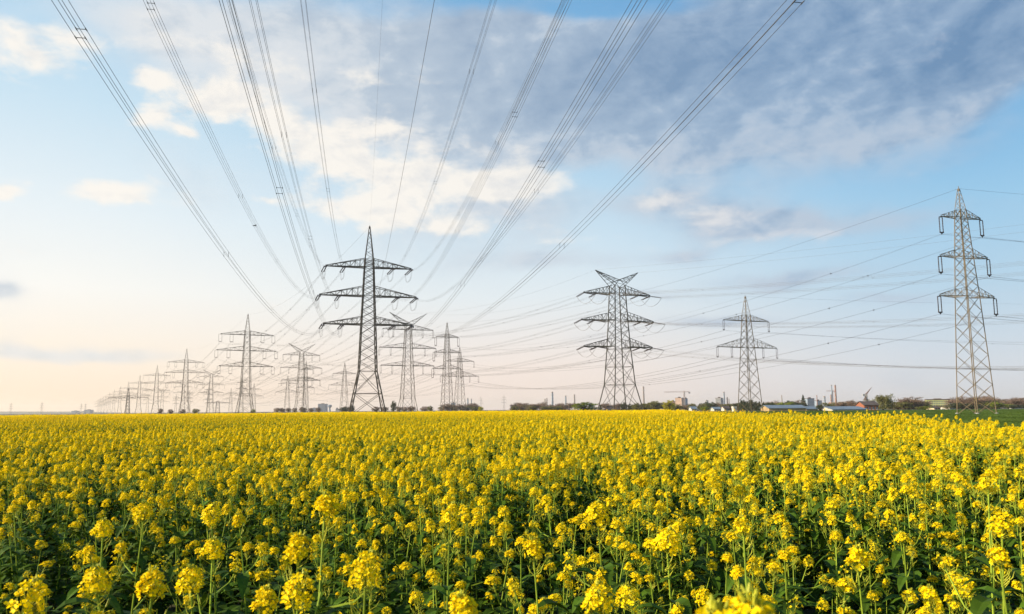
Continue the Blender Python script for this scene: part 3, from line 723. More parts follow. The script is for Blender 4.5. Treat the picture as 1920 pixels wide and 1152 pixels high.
# ------------------------------------------------------------------ rapeseed plants
def petals(mb, c, n, s, rnd, lod):
    n = n.normalized(); x = n.orthogonal().normalized(); y = n.cross(x); a0 = rnd.random() * 6.28
    if lod:
        for k in range(2):
            a = a0 + k * 1.57; u = x * math.cos(a) + y * math.sin(a); v = n.cross(u)
            mb.poly([c - u * s - v * s * .55, c + n * s * .1 - v * s * .7, c + u * s - v * s * .5, c + u * s + v * s * .5, c + n * s * .1 + v * s * .7, c - u * s + v * s * .5])
        return
    cup = rnd.uniform(.15, .55)
    for k in range(4):
        a = a0 + k * 1.5708 + rnd.uniform(-.15, .15); u = x * math.cos(a) + y * math.sin(a); v = n.cross(u)
        L = s * rnd.uniform(.85, 1.1); q = n * cup
        mb.poly([c + u * L * .12, c + (u * .5 + q * .35) * L - v * L * .42, c + (u * .92 + q) * L - v * L * .34,
                 c + (u * 1.05 + q * .9) * L, c + (u * .92 + q) * L + v * L * .34, c + (u * .5 + q * .35) * L + v * L * .42])
def head_mesh(seed, lod=0, spare=1.0):
    rnd = random.Random(seed); mb = MB()
    n = int((46 if lod == 0 else 24) * spare); R = rnd.uniform(.027, .037); Hh = rnd.choice((.03, .042, .05, .065)) * rnd.uniform(.9, 1.15)
    lop = rnd.random() * 6.28
    if lod == 0 and seed % 3 == 2: n = int(n * .55); R *= 1.2; Hh *= 1.7
    for i in range(n):
        t = (i + .5) / n; a = i * 2.39996 + rnd.uniform(-.5, .5)
        if math.cos(a - lop) > .3 and t < .6 and rnd.random() < .5: continue
        r = R * math.sqrt(max(0, 1 - (t * .92) ** 2)) * rnd.uniform(.75, 1.15); zz = t * Hh + rnd.uniform(-.010, .006)
        c = Vector((r * math.cos(a), r * math.sin(a), zz))
        nn = Vector((math.cos(a), math.sin(a), .35 + 1.5 * t)) + Vector((rnd.gauss(0, .3), rnd.gauss(0, .3), rnd.gauss(0, .3)))
        petals(mb, c, nn, rnd.uniform(.0095, .0122) if lod == 0 else rnd.uniform(.010, .013), rnd, lod)
        if lod == 0:
            mb.bar((0, 0, zz * .5 - .02), c, .0008, 1, None, 3)
            mb.bar(c, c + nn.normalized() * .006, .0016, 1, .0012, 4, True)
    if lod == 0:
        for i in range(14):
            a = rnd.random() * 6.28; r = R * .35 * rnd.random()
            p = Vector((r * math.cos(a), r * math.sin(a), Hh + rnd.uniform(-.004, .01))); mb.bar(p, p + Vector((math.cos(a) * .003, math.sin(a) * .003, .007)), .0024, 1, .0012, 5, True)
        for i in range(10): # young pods and spent stalks under the flowers
            a = rnd.random() * 6.28; zz = -rnd.uniform(.01, .10); L = rnd.uniform(.015, .035)
            p = Vector((0, 0, zz)); e = p + Vector((math.cos(a) * L, math.sin(a) * L, L * .7)); mb.bar(p, e, .0011, 1, None, 3); mb.bar(e, e + Vector((math.cos(a) * .01, math.sin(a) * .01, .02)), .0018, 1, .0006, 4)
    return mb
def leaf(mb, p, a, L, w, rise, droop, rnd):
    d = Vector((math.cos(a), math.sin(a), 0)); sd = Vector((-d.y, d.x, 0)); prev = None
    tw = rnd.uniform(-.4, .4)
    prof = (.35, .85, 1.0, .72, .05)
    for i in range(5):
        t = i / 4; c = p + d * (L * t * .9) + Vector((0, 0, L * (rise * t - droop * t * t)))
        s = sd * (w * prof[i]) ; up = Vector((0, 0, w * prof[i] * (.35 + tw * (t - .5))))
        cur = (c - s + up, c, c + s + up * (1 - tw))
        if prev:
            mb.poly([prev[0], prev[1], cur[1], cur[0]]); mb.poly([prev[1], prev[2], cur[2], cur[1]])
        prev = cur
def plant_parts(seed, lod=0, sparse=False, h=1.2):
    """stem, foliage and head placements of one plant, 1.2 m to the top of the main head"""
    rnd = random.Random(seed); st = MB(); fo = MB(); heads = []
    lean = Vector((rnd.gauss(0, .07), rnd.gauss(0, .07), 0)); sides = 5 if lod == 0 else 3
    top = Vector((lean.x, lean.y, h - .055))
    path = [Vector((lean.x * (i / 6) ** 1.6, lean.y * (i / 6) ** 1.6, top.z * i / 6)) for i in range(7)]
    st.tube(path, .0065, 0, sides, .0028)
    def on(t):
        q = t * 6; i = min(5, int(q)); return path[i].lerp(path[i + 1], q - i)
    heads.append((top, rnd.uniform(.85, 1.12), lean))
    a = rnd.random() * 6.28
    for k in range(rnd.randint(1, 2) if sparse else rnd.randint(2, 4)):
        a += 2.4 + rnd.uniform(-.4, .4); t0 = rnd.uniform(.48, .88); p = on(t0)
        hz_ = h * rnd.uniform(.68, .95) - .05; out = rnd.uniform(.05, .17)
        hz_ = max(hz_, p.z + .06)
        e = Vector((p.x + math.cos(a) * out, p.y + math.sin(a) * out, hz_)); m_ = p.lerp(e, .5) + Vector((math.cos(a), math.sin(a), -.2)) * out * .18
        st.tube([p, m_, e], .0034, 0, sides if lod else 4, .0022)
        heads.append((e, rnd.uniform(.4, .85), Vector((math.cos(a), math.sin(a), 0)) * .12))
        if lod == 0: leaf(fo, p, a, rnd.uniform(.06, .12), .014, .5, .6, rnd)
    a = rnd.random() * 6.28
    for k in range(15 if lod == 0 else 8):
        a += 2.4 + rnd.uniform(-.5, .5); t0 = .16 + .66 * k / (14 if lod == 0 else 10) + rnd.uniform(-.03, .03); p = on(min(t0, .86))
        L = lerp(.27, .10, t0) * rnd.uniform(.8, 1.25); leaf(fo, p, a, L, L * .21, rnd.uniform(.25, .9), rnd.uniform(.4, 1.1), rnd)
    return st, fo, heads
HEADS = [head_mesh(100 + i, 0, 1.1 if i < 6 else .5) for i in range(10)]
HMESH = [h.mesh('flower_head', [MT['petal'], MT['bud']]) for h in HEADS]
HLOD = [head_mesh(200 + i, 1) for i in range(4)]
def head_matrix(pos, s, tilt, rnd):
    d = Vector((tilt.x + rnd.gauss(0, .15), tilt.y + rnd.gauss(0, .15), 1)).normalized()
    q = Vector((0, 0, 1)).rotation_difference(d).to_matrix().to_4x4()
    return Matrix.Translation(pos) @ q @ Matrix.Rotation(rnd.random() * 6.28, 4, 'Z') @ Matrix.Scale(s, 4)
def append(dst, src, mtx, mimap):
    n = len(dst.v); dst.v.extend(tuple(mtx @ Vector(v)) for v in src.v)
    dst.f.extend(tuple(n + i for i in f) for f in src.f); dst.mi.extend(mimap[i] for i in src.mi)
PM = [MT['stem'], MT['leaf'], MT['petal'], MT['bud']]
NV = 12
protos = []
for v in range(NV):
    sparse = v >= 6
    st, fo, heads = plant_parts(300 + v, 0, sparse)
    rnd = random.Random(v)
    hm = [(rnd.choice((0, 2, 3, 5, 0, 2, 3, 5, 1)) if i == 0 else rnd.randrange(10), head_matrix(p, s, tl, rnd)) for i, (p, s, tl) in enumerate(heads)]
    protos.append((st.mesh('stem', MT['stem']), fo.mesh('foliage', MT['leaf']), hm, st, fo))
def place_plant(v, loc, rz, s, label, group, tilt=(0, 0)):
    t = thing('rapeseed_plant', label, 'rapeseed plant', loc, rz, group); t.scale = s if isinstance(s, tuple) else (s, s, s)
    t.rotation_euler = (tilt[0], tilt[1], rz)
    sm, fm, hm, _, _ = protos[v]
    link('stem', sm, t); link('foliage', fm, t)
    for hi, mtx in hm:
        o = link('flower_head', HMESH[hi], t); o.matrix_local = mtx
    return t
# canopy height: soft swells, gaps and a thin strip close to the viewer
GAPS = [(-2.0, 4.3, 2.2, 1.0, .30), (-.6, 3.0, 1.2, .7, .16), (-5.6, 11.2, 2.0, .9, .30), (-1.4, 12.6, 2.0, .8, .30), (8.6, 20.5, 2.0, 1.6, .28), (5.2, 8.6, 1.5, .8, .22), (-1.6, 3.3, 1.7, 1.1, .26), (-3.2, 5.2, 1.2, .7, .22), (1.7, 4.0, .8, .5, .18), (-14, 27, 6, 1.8, .34), (3, 31, 6, 1.8, .30), (20, 48, 7, 3, .28), (-9, 17, 4, 1.2, .26), (5, 16, 2.5, 1.0, .24), (-30, 60, 12, 5, .3), (8, 70, 10, 6, .28), (12, 30, 3, 1.5, .25), (.3, 2.3, 1.5, .5, .10)]
def hscale(x, y):
    g = 1.0 + .09 * noise.noise((x * .35, y * .35, 3)) + .22 * noise.noise((x * .05, y * .11, 5)) + .09 * noise.noise((x * 1.1, y * 1.1, 9)) + .14 * noise.noise((x * 2.4, y * 2.0, 2))
    for gx_, gy, rx, ry, d in GAPS:
        q = ((x - gx_) / rx) ** 2 + ((y - gy) / ry) ** 2
        if q < 5: g -= d * math.exp(-q)
    return g * (1 - .06 * min(1, max(0, (-x - 25) / 90)) * min(1, max(0, (y - 60) / 90)))
rp = random.Random(77)
near = []
# flower stalks standing out in the foreground: pixel of the head top and distance
HERO = [(610, 908, 1.75, 'tall rapeseed plant with a big round flower head standing highest in the front left-centre'),
        (562, 990, 1.62, 'rapeseed plant with a broad round head just left below the tallest front stalk'),
        (686, 1030, 1.45, 'rapeseed plant with loose flowers right below the tallest front stalk'),
        (1350, 1098, .86, 'closest rapeseed plant, big blurred flower head at the bottom right of centre'),
        (1432, 1116, .90, 'blurred rapeseed plant right beside the closest big flower head'),
        (183, 1050, 1.55, 'rapeseed plant with a round head in the lower left, among dark leaves'),
        (288, 1055, 1.50, 'rapeseed plant with a wide loose head right of the lower-left round one'),
        (50, 1092, 1.50, 'rapeseed plant with a loose head in the bottom left corner'),
        (872, 1090, 1.25, 'rapeseed plant with a tall lumpy head at the bottom, left of centre'),
        (843, 945, 2.3, 'rapeseed plant with a long narrow leaning head left of centre'),
        (1120, 935, 2.3, 'rapeseed plant with a branching head right of centre behind the lumpy one'),
        (1125, 1080, 1.45, 'rapeseed plant with two joined heads at the bottom right of centre'),
        (1392, 962, 2.3, 'rapeseed plant with a single round head on a straight stalk, right of centre'),
        (1605, 1015, 1.9, 'rapeseed plant with a two-part head at the right above dark leaves'),
        (1875, 955, 1.9, 'rapeseed plant with a dense head near the right edge'),
        (1870, 1010, 1.9, 'rapeseed plant with a smaller lower head near the right edge'),
        (1850, 880, 2.3, 'rapeseed plant with a cluster of heads high at the right edge'),
        (272, 933, 2.4, 'rapeseed plant with a lone round head above the dark gap at the left'),
        (195, 965, 2.3, 'rapeseed plant with a loose head left of the lone round one'),
        (398, 945, 2.6, 'rapeseed plant with a small round head right of the dark gap'),
        (450, 953, 2.7, 'rapeseed plant with the smallest round head on a bare stalk at the left'),
        (1000, 1000, 2.1, 'rapeseed plant with a drooping head at the centre front'),
        (1250, 985, 2.0, 'rapeseed plant with a wide forked head right of the centre front'),
        (400, 1000, 2.0, 'rapeseed plant with dense flowers left of the centre front'),
        (1745, 1100, 1.8, 'rapeseed plant with a small head low in the bottom right'),
        (497, 1090, 1.6, 'rapeseed plant with a small blurred head at the bottom left of centre'),
        (560, 1070, 1.4, 'rapeseed plant with a squarish head under the broad round one'),
        (360, 1050, 1.7, 'rapeseed plant with a narrow upright head at the bottom left')]
hero_xy = []
for i, (px, py, Y, lab) in enumerate(HERO):
    Y *= 1.38 if Y > 1 else .95
    p = at(px, py, Y); v = (i * 5 + 2) % NV if i % 3 else 6 + i % 5
    hm0 = protos[v][2][0][1].translation
    s = (p.z) / 1.215; rz = rp.random() * 6.28
    off = Matrix.Rotation(rz, 3, 'Z') @ Vector((hm0.x, hm0.y, 0)) * s
    place_plant(v, (p.x - off.x, p.y - off.y, 0), rz, s, lab, 'rapeseed plants in the front rows'); hero_xy.append((p.x - off.x, p.y - off.y))
pts = []
def dens(x, y):
    g = hscale(x, y); return max(.25, min(1, 1 - (1 - g) * 1.6))
y = .5
cand = []
for _ in range(9000):
    y = math.sqrt(rp.uniform(.8 ** 2, 6.5 ** 2)); x = rp.uniform(-.70, .70) * y
    cand.append((y, x))
cand.sort()
placed = list(hero_xy); singles = 0; DIV = 99
SPACING = .18
for y, x in cand:
    if singles >= 300 - len(HERO): DIV = y; break
    if any((x - a) ** 2 + (y - b) ** 2 < SPACING ** 2 for a, b in placed): continue
    if rp.random() > dens(x, y) * (.42 if y < 2.2 else .6 if y < 4 else .8): continue
    hs = hscale(x, y) * (rp.uniform(.48, .68) if rp.random() < .58 else rp.triangular(.68, 1.0, .84))
    lim = (HC - .265 * y - .02) / 1.2 if y < 1.3 else (HC - .16 * y) / 1.2 if y < 2 else 9   # keep the lens free
    hs = min(hs, lim) if y < 2 else hs
    placed.append((x, y)); singles += 1
    place_plant(rp.randrange(6) if rp.random() < .12 else rp.randrange(6, NV), (x, y, 0), rp.random() * 6.28, (1, 1, hs) if hs > .6 else hs, 'yellow-flowering rapeseed plant in the front rows of the field', 'rapeseed plants in the front rows', (rp.gauss(0, .05), rp.gauss(0, .05)))
DIV = min(DIV, 6.5)
print('single plants', singles, 'to', DIV)
# the rest of the field: one object
lib = bpy.data.collections.new('rapeseed_library')
def libobj(name, mb, mats): return link(name, mb.mesh(name, mats), None, None, lib)
for v in range(NV):
    mb = MB(); I = Matrix.Identity(4); _, _, hm, st, fo = protos[v]
    append(mb, st, I, (0,)); append(mb, fo, I, (1,))
    for hi, mtx in hm: append(mb, HEADS[hi], mtx, (2, 3))
    libobj('a_plant_%d' % v, mb, PM)
def patch(seed, size, n, step):
    rnd = random.Random(seed); mb = MB()
    for i in range(n):
        x, y = rnd.uniform(-.5, .5) * size, rnd.uniform(-.5, .5) * size; hh = rnd.triangular(.55, 1.12, .92)
        T0 = Matrix.Translation((x, y, 0)) @ Matrix.Rotation(rnd.random() * 6.28, 4, 'Z')
        if step == 1:
            st, fo, heads = plant_parts(rnd.randrange(9999), 1, False, 1.2 * hh)
            st.f = st.f[6:]; st.mi = st.mi[6:]
            append(mb, st, T0, (0,)); append(mb, fo, T0, (1,))
            for p, s, tl in heads: append(mb, HLOD[rnd.randrange(4)], T0 @ head_matrix(p, s, tl, rnd), (2,))
        else:
            c = T0.translation; mb.bar(c + Vector((0, 0, .5)), c + Vector((0, 0, 1.15 * hh)), .006, 0, .004, 3)
            for k in range(5):
                p = c + Vector((rnd.gauss(0, .12), rnd.gauss(0, .12), 1.2 * hh - abs(rnd.gauss(0, .12)) - .05))
                for j in range(7):
                    e = p + Vector((rnd.gauss(0, .022), rnd.gauss(0, .022), rnd.gauss(0, .022)))
                    petals(mb, e, Vector((rnd.gauss(0, 1), rnd.gauss(0, 1), rnd.gauss(.6, .8))), .021, rnd, 1); mb.f.pop(); mb.mi.pop(); mb.mi[-1] = 2
            for k in range(5): leaf(mb, c + Vector((0, 0, rnd.uniform(.35, .95) * hh)), rnd.random() * 6.28, .18, .04, .5, .7, rnd); mb.mi[-8:] = [1] * 8
    return mb
for k in range(3): libobj('b_patch_%d' % k, patch(k, 1.0, 13, 1), PM)
for k in range(3): libobj('c_patch_%d' % k, patch(50 + k, 2.0, 38, 2), PM)
P, IDX, ROT, SCL = [], [], [], []
def add(x, y, i, s, sz):
    P.append((x, y, 0)); IDX.append(i); ROT.append((rp.gauss(0, .04) if i < NV else 0, rp.gauss(0, .04) if i < NV else 0, rp.random() * 6.28 if i < NV else rp.randrange(4) * 1.5708)); SCL.append((s, s, sz))
def inside(x, y): return x < xedge(y) - .3 + .5 * noise.noise((y * .4, 7, 0)) and y < FIELD_END
def band(y0, y1, dn):
    n = int((y1 * y1 - y0 * y0) * .74 * dn + (y1 - y0) * 3 * dn)
    for _ in range(n):
        y = math.sqrt(rp.uniform(y0 * y0, y1 * y1)); w = .74 * y + 1.5
        x = rp.uniform(-w, w)
        if not inside(x, y) or rp.random() > dens(x, y) + .1: continue
        add(x, y, rp.randrange(6) if rp.random() < (.35 if y < 8 else .72) else rp.randrange(6, NV), 1, hscale(x, y) * ((rp.uniform(.5, .72) if rp.random() < .38 else rp.triangular(.72, 1.04, .9)) if y < 8 else (rp.uniform(.55, .75) if rp.random() < .2 else rp.triangular(.72, 1.06, .93)) if y < 14 else rp.triangular(.70, 1.06, .93) if y < 30 else rp.triangular(.58, 1.1, .92)))
band(DIV, 9, 19); band(9, 12, 23); band(12, 30, 25); band(30, 58, 15)
# plants beside and behind the viewer's sight lines so that light and other views stay right
for _ in range(900):
    x, y = rp.uniform(-6, 6), rp.uniform(-3, DIV)
    if abs(x) < .72 * max(y, 0) + .25 or (y < .6 and abs(x) < .7): continue
    add(x, y, rp.randrange(NV), 1, hscale(x, y) * rp.uniform(.8, 1))
def grid(y0, y1, stp, base):
    y = y0 + stp / 2
    while y < y1:
        x = -.70 * y - 3
        while x < .70 * y + 3:
            if inside(x + stp * .4, y): add(x + rp.uniform(-.1, .1) * stp, y + rp.uniform(-.1, .1) * stp, base + rp.randrange(3), 1.04, hscale(x, y) * rp.uniform(.80, 1.12))
            x += stp
        y += stp
grid(58, 110, 1.0, NV); grid(110, FIELD_END, 2.0, NV + 3)
def scatter(name, P, IDX, ROT, SCL, coll, **kw):
    me = bpy.data.meshes.new(name); me.from_pydata(P, [], [])
    a = me.attributes.new('idx', 'INT', 'POINT'); a.data.foreach_set('value', IDX)
    a = me.attributes.new('rot', 'FLOAT_VECTOR', 'POINT'); a.data.foreach_set('vector', np.array(ROT, 'f').ravel())
    a = me.attributes.new('scl', 'FLOAT_VECTOR', 'POINT'); a.data.foreach_set('vector', np.array(SCL, 'f').ravel())
    o = link(name, me)
    g = bpy.data.node_groups.new(name, 'GeometryNodeTree')
    g.interface.new_socket('Geometry', in_out='INPUT', socket_type='NodeSocketGeometry'); g.interface.new_socket('Geometry', in_out='OUTPUT', socket_type='NodeSocketGeometry')
    N = g.nodes; L = g.links; gi = N.new('NodeGroupInput'); go = N.new('NodeGroupOutput')
    ip = N.new('GeometryNodeInstanceOnPoints'); ci = N.new('GeometryNodeCollectionInfo'); ci.inputs['Collection'].default_value = coll
    ci.inputs['Separate Children'].default_value = True; ci.inputs['Reset Children'].default_value = True
    def na(nm, ty):
        q = N.new('GeometryNodeInputNamedAttribute'); q.data_type = ty; q.inputs['Name'].default_value = nm; return q.outputs['Attribute']
    er = N.new('FunctionNodeEulerToRotation')
    L.new(gi.outputs[0], ip.inputs['Points']); L.new(ci.outputs[0], ip.inputs['Instance']); ip.inputs['Pick Instance'].default_value = True
    L.new(na('idx', 'INT'), ip.inputs['Instance Index']); L.new(na('rot', 'FLOAT_VECTOR'), er.inputs[0]); L.new(er.outputs[0], ip.inputs['Rotation']); L.new(na('scl', 'FLOAT_VECTOR'), ip.inputs['Scale'])
    L.new(ip.outputs[0], go.inputs[0])
    md = o.modifiers.new('scatter', 'NODES'); md.node_group = g
    return tag(o, **kw)
print('instances', len(P))
scatter('rapeseed_field', P, IDX, ROT, SCL, lib, label='wide field of yellow flowering rapeseed reaching to the horizon', cat='rapeseed', kind='stuff')
# young wheat on the green field
lib2 = bpy.data.collections.new('wheat_library')
for k in range(2):
    rnd = random.Random(k); mb = MB()
    for i in range(900):
        c = Vector((rnd.uniform(-1.25, 1.25), rnd.uniform(-1.25, 1.25), 0)); a = rnd.random() * 6.28; hh = rnd.uniform(.12, .28)
        u = Vector((math.cos(a), math.sin(a), 0)) * .012; dd = Vector((rnd.gauss(0, .05), rnd.gauss(0, .05), hh))
        mb.poly([c - u, c + u, c + dd * .6 + u, c + dd + Vector((rnd.gauss(0, .04), 0, 0)), c + dd * .6 - u])
    link('a_tuft_%d' % k, mb.mesh('a_tuft_%d' % k, MT['blade']), None, None, lib2)
P2, I2, R2, S2 = [], [], [], []
y = 12.0
while y < 330:
    stp = 2.4 if y < 110 else 4.8
    x = xedge(y) + 1.0
    while x < .72 * y + 6:
        P2.append((x + rp.uniform(-.2, .2), y + rp.uniform(-.2, .2), .004)); I2.append(rp.randrange(2)); R2.append((0, 0, rp.randrange(4) * 1.5708)); q = stp / 2.4; S2.append((q, q, rp.uniform(.8, 1.1)))
        x += stp
    y += stp
scatter('young_wheat', P2, I2, R2, S2, lib2, label='short bright green young wheat on the field at the right', cat='wheat', kind='stuff')
# a bird
p = at(478, 424, 90); t = thing('bird', 'small dark bird flying alone left of the overhead wires', 'bird', p, .6)
mb = MB(); mb.tube([(-.22, 0, 0), (-.12, 0, .01), (0, 0, .02), (.12, 0, .015), (.2, 0, .03), (.25, 0, .02)], .05, 0, 8, .02)
for s in (-1, 1): mb.poly([(.06, 0, .04), (.10, s * .2, .12), (.0, s * .42, .08), (-.08, s * .2, .1), (-.08, 0, .03)])
mb.poly([(-.2, -.02, 0), (-.2, .02, 0), (-.34, .06, 0), (-.34, -.06, 0)]); mb.build('body', MT['bird'], t)

# ------------------------------------------------------------------ haze
HAZE = 0.9e-4
mb = MB(); mb.box((-4600, -130, -1), (4200, 8200, 80)); hz_o = tag(mb.build('haze', []), kind='stuff', label='thin evening haze over the fields', cat='haze')
hm = bpy.data.materials.new('haze_air'); hm.use_nodes = True; hm.node_tree.nodes.clear()
vo = hm.node_tree.nodes.new('ShaderNodeVolumePrincipled'); vo.inputs['Density'].default_value = HAZE; vo.inputs['Color'].default_value = (.97, .95, .92, 1); vo.inputs['Anisotropy'].default_value = .3
ou = hm.node_tree.nodes.new('ShaderNodeOutputMaterial'); hm.node_tree.links.new(vo.outputs[0], ou.inputs['Volume'])
hz_o.data.materials.append(hm)
# ------------------------------------------------------------------ sun and sky
SUN_EL, SUN_AZ = R_(21), R_(-97)
sd = Vector((math.sin(SUN_AZ) * math.cos(SUN_EL), math.cos(SUN_AZ) * math.cos(SUN_EL), math.sin(SUN_EL)))
sl = bpy.data.lights.new('sun', 'SUN'); sl.energy = 5.0; sl.angle = R_(.6); sl.color = (1, .82, .58)
so = link('sun', sl); so.rotation_euler = sd.to_track_quat('Z', 'Y').to_euler()
w = bpy.data.worlds.new('World'); sc.world = w; w.use_nodes = True
nt = w.node_tree; N = nt.nodes; L = nt.links; N.clear()
def node(t, **kw):
    n = N.new(t)
    for k, v in kw.items(): setattr(n, k, v)
    return n
def put(s, v):
    if isinstance(v, bpy.types.NodeSocket): L.new(v, s)
    else: s.default_value = v
def mth(op, a, b=0.0, c=None, clamp=False):
    n = node('ShaderNodeMath', operation=op); n.use_clamp = clamp; put(n.inputs[0], a); put(n.inputs[1], b)
    if c is not None: put(n.inputs[2], c)
    return n.outputs[0]
def mixc(f, a, b):
    n = node('ShaderNodeMix', data_type='RGBA'); put(n.inputs[0], f); put(n.inputs[6], a); put(n.inputs[7], b); return n.outputs[2]
def sstep(x, a, b):
    n = node('ShaderNodeMapRange', interpolation_type='SMOOTHSTEP'); put(n.inputs[0], x); n.inputs[1].default_value = a; n.inputs[2].default_value = b; return n.outputs[0]
tc = node('ShaderNodeTexCoord'); sep = node('ShaderNodeSeparateXYZ'); L.new(tc.outputs['Generated'], sep.inputs[0])
DX, DY, DZ = sep.outputs
AZ = mth('ARCTAN2', DX, DY); EL = mth('ARCSINE', DZ)
def azel(px, py):
    d = ray(px, py).normalized(); return math.atan2(d.x, d.y), math.asin(d.z)
def noise_tex(vec, scale, det, rough, dist=0):
    n = node('ShaderNodeTexNoise'); L.new(vec, n.inputs['Vector']); n.inputs['Scale'].default_value = scale; n.inputs['Detail'].default_value = det
    n.inputs['Roughness'].default_value = rough; n.inputs['Distortion'].default_value = dist; return n.outputs['Fac']
def comb(x, y, zz=0.0):
    n = node('ShaderNodeCombineXYZ'); put(n.inputs[0], x); put(n.inputs[1], y); put(n.inputs[2], zz); return n.outputs[0]
vec = comb(AZ, mth('MULTIPLY', EL, 1.7))
sunv = comb(mth('ADD', AZ, -.018), mth('ADD', mth('MULTIPLY', EL, 1.7), .008))
n1 = noise_tex(vec, 7.0, 9, .56, .25); n1s = noise_tex(sunv, 7.0, 9, .56, .25)
n2 = noise_tex(comb(AZ, mth('MULTIPLY', EL, 2.2), 2.0), 6.0, 5, .48, .2)
n3 = noise_tex(vec, 15.0, 8, .58, .3); n3s = noise_tex(sunv, 15.0, 8, .58, .3)
nl = noise_tex(comb(AZ, mth('MULTIPLY', EL, 1.2), 4.0), 3.2, 3, .5)
nf = noise_tex(comb(AZ, mth('MULTIPLY', EL, 2.0), 9.0), 22, 6, .6)
WX = mth('MULTIPLY_ADD', mth('SUBTRACT', nl, .5), .05, AZ); WY = mth('MULTIPLY_ADD', mth('SUBTRACT', n1, .5), .045, EL)
PXR = 1 / FP
def blobs(lst):
    tot = None
    for (px, py, rx, ry, wt, rot) in lst:
        a, e = azel(px, py); s = 1 / (1 + ((px - 960) / FP) ** 2 * .8)
        dx = mth('MULTIPLY', mth('SUBTRACT', WX, a), 1.0); dy = mth('SUBTRACT', WY, e)
        if rot:
            c_, s_ = math.cos(rot), math.sin(rot)
            dx, dy = mth('ADD', mth('MULTIPLY', dx, c_), mth('MULTIPLY', dy, s_)), mth('SUBTRACT', mth('MULTIPLY', dy, c_), mth('MULTIPLY', dx, s_))
        qx = mth('MULTIPLY', dx, 1 / (rx * PXR * s)); qy = mth('MULTIPLY', dy, 1 / (ry * PXR))
        q = mth('MULTIPLY_ADD', qx, qx, mth('MULTIPLY', qy, qy))
        g = mth('MULTIPLY', mth('POWER', 2.71828, mth('MULTIPLY', q, -1.0)), wt)
        tot = g if tot is None else mth('ADD', tot, g)
    return tot
VEIL = [(300, 45, 280, 60, .75, 0), (560, 130, 230, 100, .85, 0), (800, 150, 280, 150, .9, 0), (1050, 200, 260, 140, .9, 0), (1250, 120, 300, 120, 1.0, 0), (1550, 90, 380, 120, 1.1, .12), (1800, 130, 280, 85, 1.05, .25), (1740, 20, 330, 60, .9, 0),
        (1450, 240, 220, 55, .7, .1), (1680, 220, 210, 45, .7, .3), (900, 400, 260, 60, .6, 0), (1060, 490, 160, 20, .55, 0), (1400, 420, 125, 36, .95, 0), (1590, 420, 200, 26, .75, 0), (1240, 375, 90, 24, .55, .15), (1290, 478, 60, 16, .6, 0),
        (1480, 525, 150, 18, .85, 0), (1700, 560, 120, 12, .6, 0), (1180, 560, 120, 12, .5, 0), (1350, 606, 110, 12, .75, 0), (8, 547, 34, 13, 1.0, 0), (130, 665, 210, 16, .85, -.03)]
HOLE = [(900, 12, 180, 24, .6, 0), (1120, 8, 110, 20, .6, 0), (1270, 15, 70, 22, .45, 0), (640, 185, 60, 20, .3, 0), (1130, 335, 110, 25, .35, 0)]
PUFF = [(50, 112, 120, 38, .95, 0), (60, 55, 150, 22, .45, 0), (300, 70, 120, 28, .45, 0), (480, 110, 90, 36, .6, 0), (272, 150, 46, 25, 1.05, 0), (272, 220, 50, 22, 1.05, 0), (372, 203, 54, 24, 1.05, 0), (338, 250, 26, 13, .85, 0),
        (440, 178, 75, 36, .95, 0), (520, 230, 80, 30, .75, 0), (600, 285, 110, 36, .95, 0), (700, 240, 110, 30, .8, 0), (690, 385, 140, 34, 1.05, 0), (760, 320, 120, 32, .85, 0), (890, 350, 140, 32, .95, 0), (1010, 340, 100, 30, .9, 0), (860, 425, 140, 18, .8, 0), (680, 150, 120, 30, .6, 0), (930, 270, 90, 22, .55, 0), (1060, 455, 120, 12, .55, 0),
        (215, 366, 105, 24, 1.15, 0), (15, 368, 32, 12, 1.05, 0), (490, 378, 30, 9, .6, 0), (1245, 366, 80, 18, .8, .15), (1345, 408, 60, 28, .95, 0), (1500, 442, 80, 14, .5, 0), (1390, 455, 90, 12, .55, 0)]
DK = [(1890, 60, 200, 90, .32, .2), (1500, 50, 430, 105, .72, .1), (1250, 130, 260, 110, .36, 0), (1800, 120, 280, 75, .62, .25), (850, 80, 280, 100, .48, 0), (1000, 210, 240, 100, .45, 0), (720, 200, 150, 60, .25, 0), (560, 40, 160, 50, .3, 0), (8, 549, 40, 12, .3, 0), (130, 668, 230, 16, .1, 0), (1470, 405, 110, 24, .12, 0)]
def cen(n, k): return mth('MULTIPLY', mth('SUBTRACT', n, .5), k)
FRC = mth('MULTIPLY', sstep(AZ, R_(-9), R_(14)), .85)
veil = mth('ADD', mth('SUBTRACT', blobs(VEIL), blobs(HOLE)), mth('ADD', mth('ADD', cen(n2, 1.15), cen(n3, .34)), cen(nf, .12)))
aV = mth('MULTIPLY', sstep(veil, .04, .98), .92)
puff = mth('ADD', blobs(PUFF), mth('ADD', mth('ADD', cen(n1, .9), cen(n3, 1.6)), cen(nf, 1.0)))
aP = mth('MULTIPLY', mth('ADD', mth('MULTIPLY', sstep(puff, .28, .98), mth('SUBTRACT', 1.0, FRC)), mth('MULTIPLY', sstep(puff, .2, 1.15), FRC)), mth('SUBTRACT', .95, mth('MULTIPLY', FRC, .32)))
lit = mth('ADD', mth('MULTIPLY', mth('SUBTRACT', n1, n1s), 1.6), mth('MULTIPLY', mth('SUBTRACT', n3, n3s), 1.8))
shade = mth('SUBTRACT', mth('ADD', blobs(DK), mth('ADD', cen(n2, .85), mth('MULTIPLY', cen(n3, .75), mth('SUBTRACT', 1.0, mth('MULTIPLY', FRC, .75))))), lit)
shP = mth('ADD', mth('MULTIPLY', sstep(puff, .8, 1.7), .5), mth('MULTIPLY', lit, -1.6))
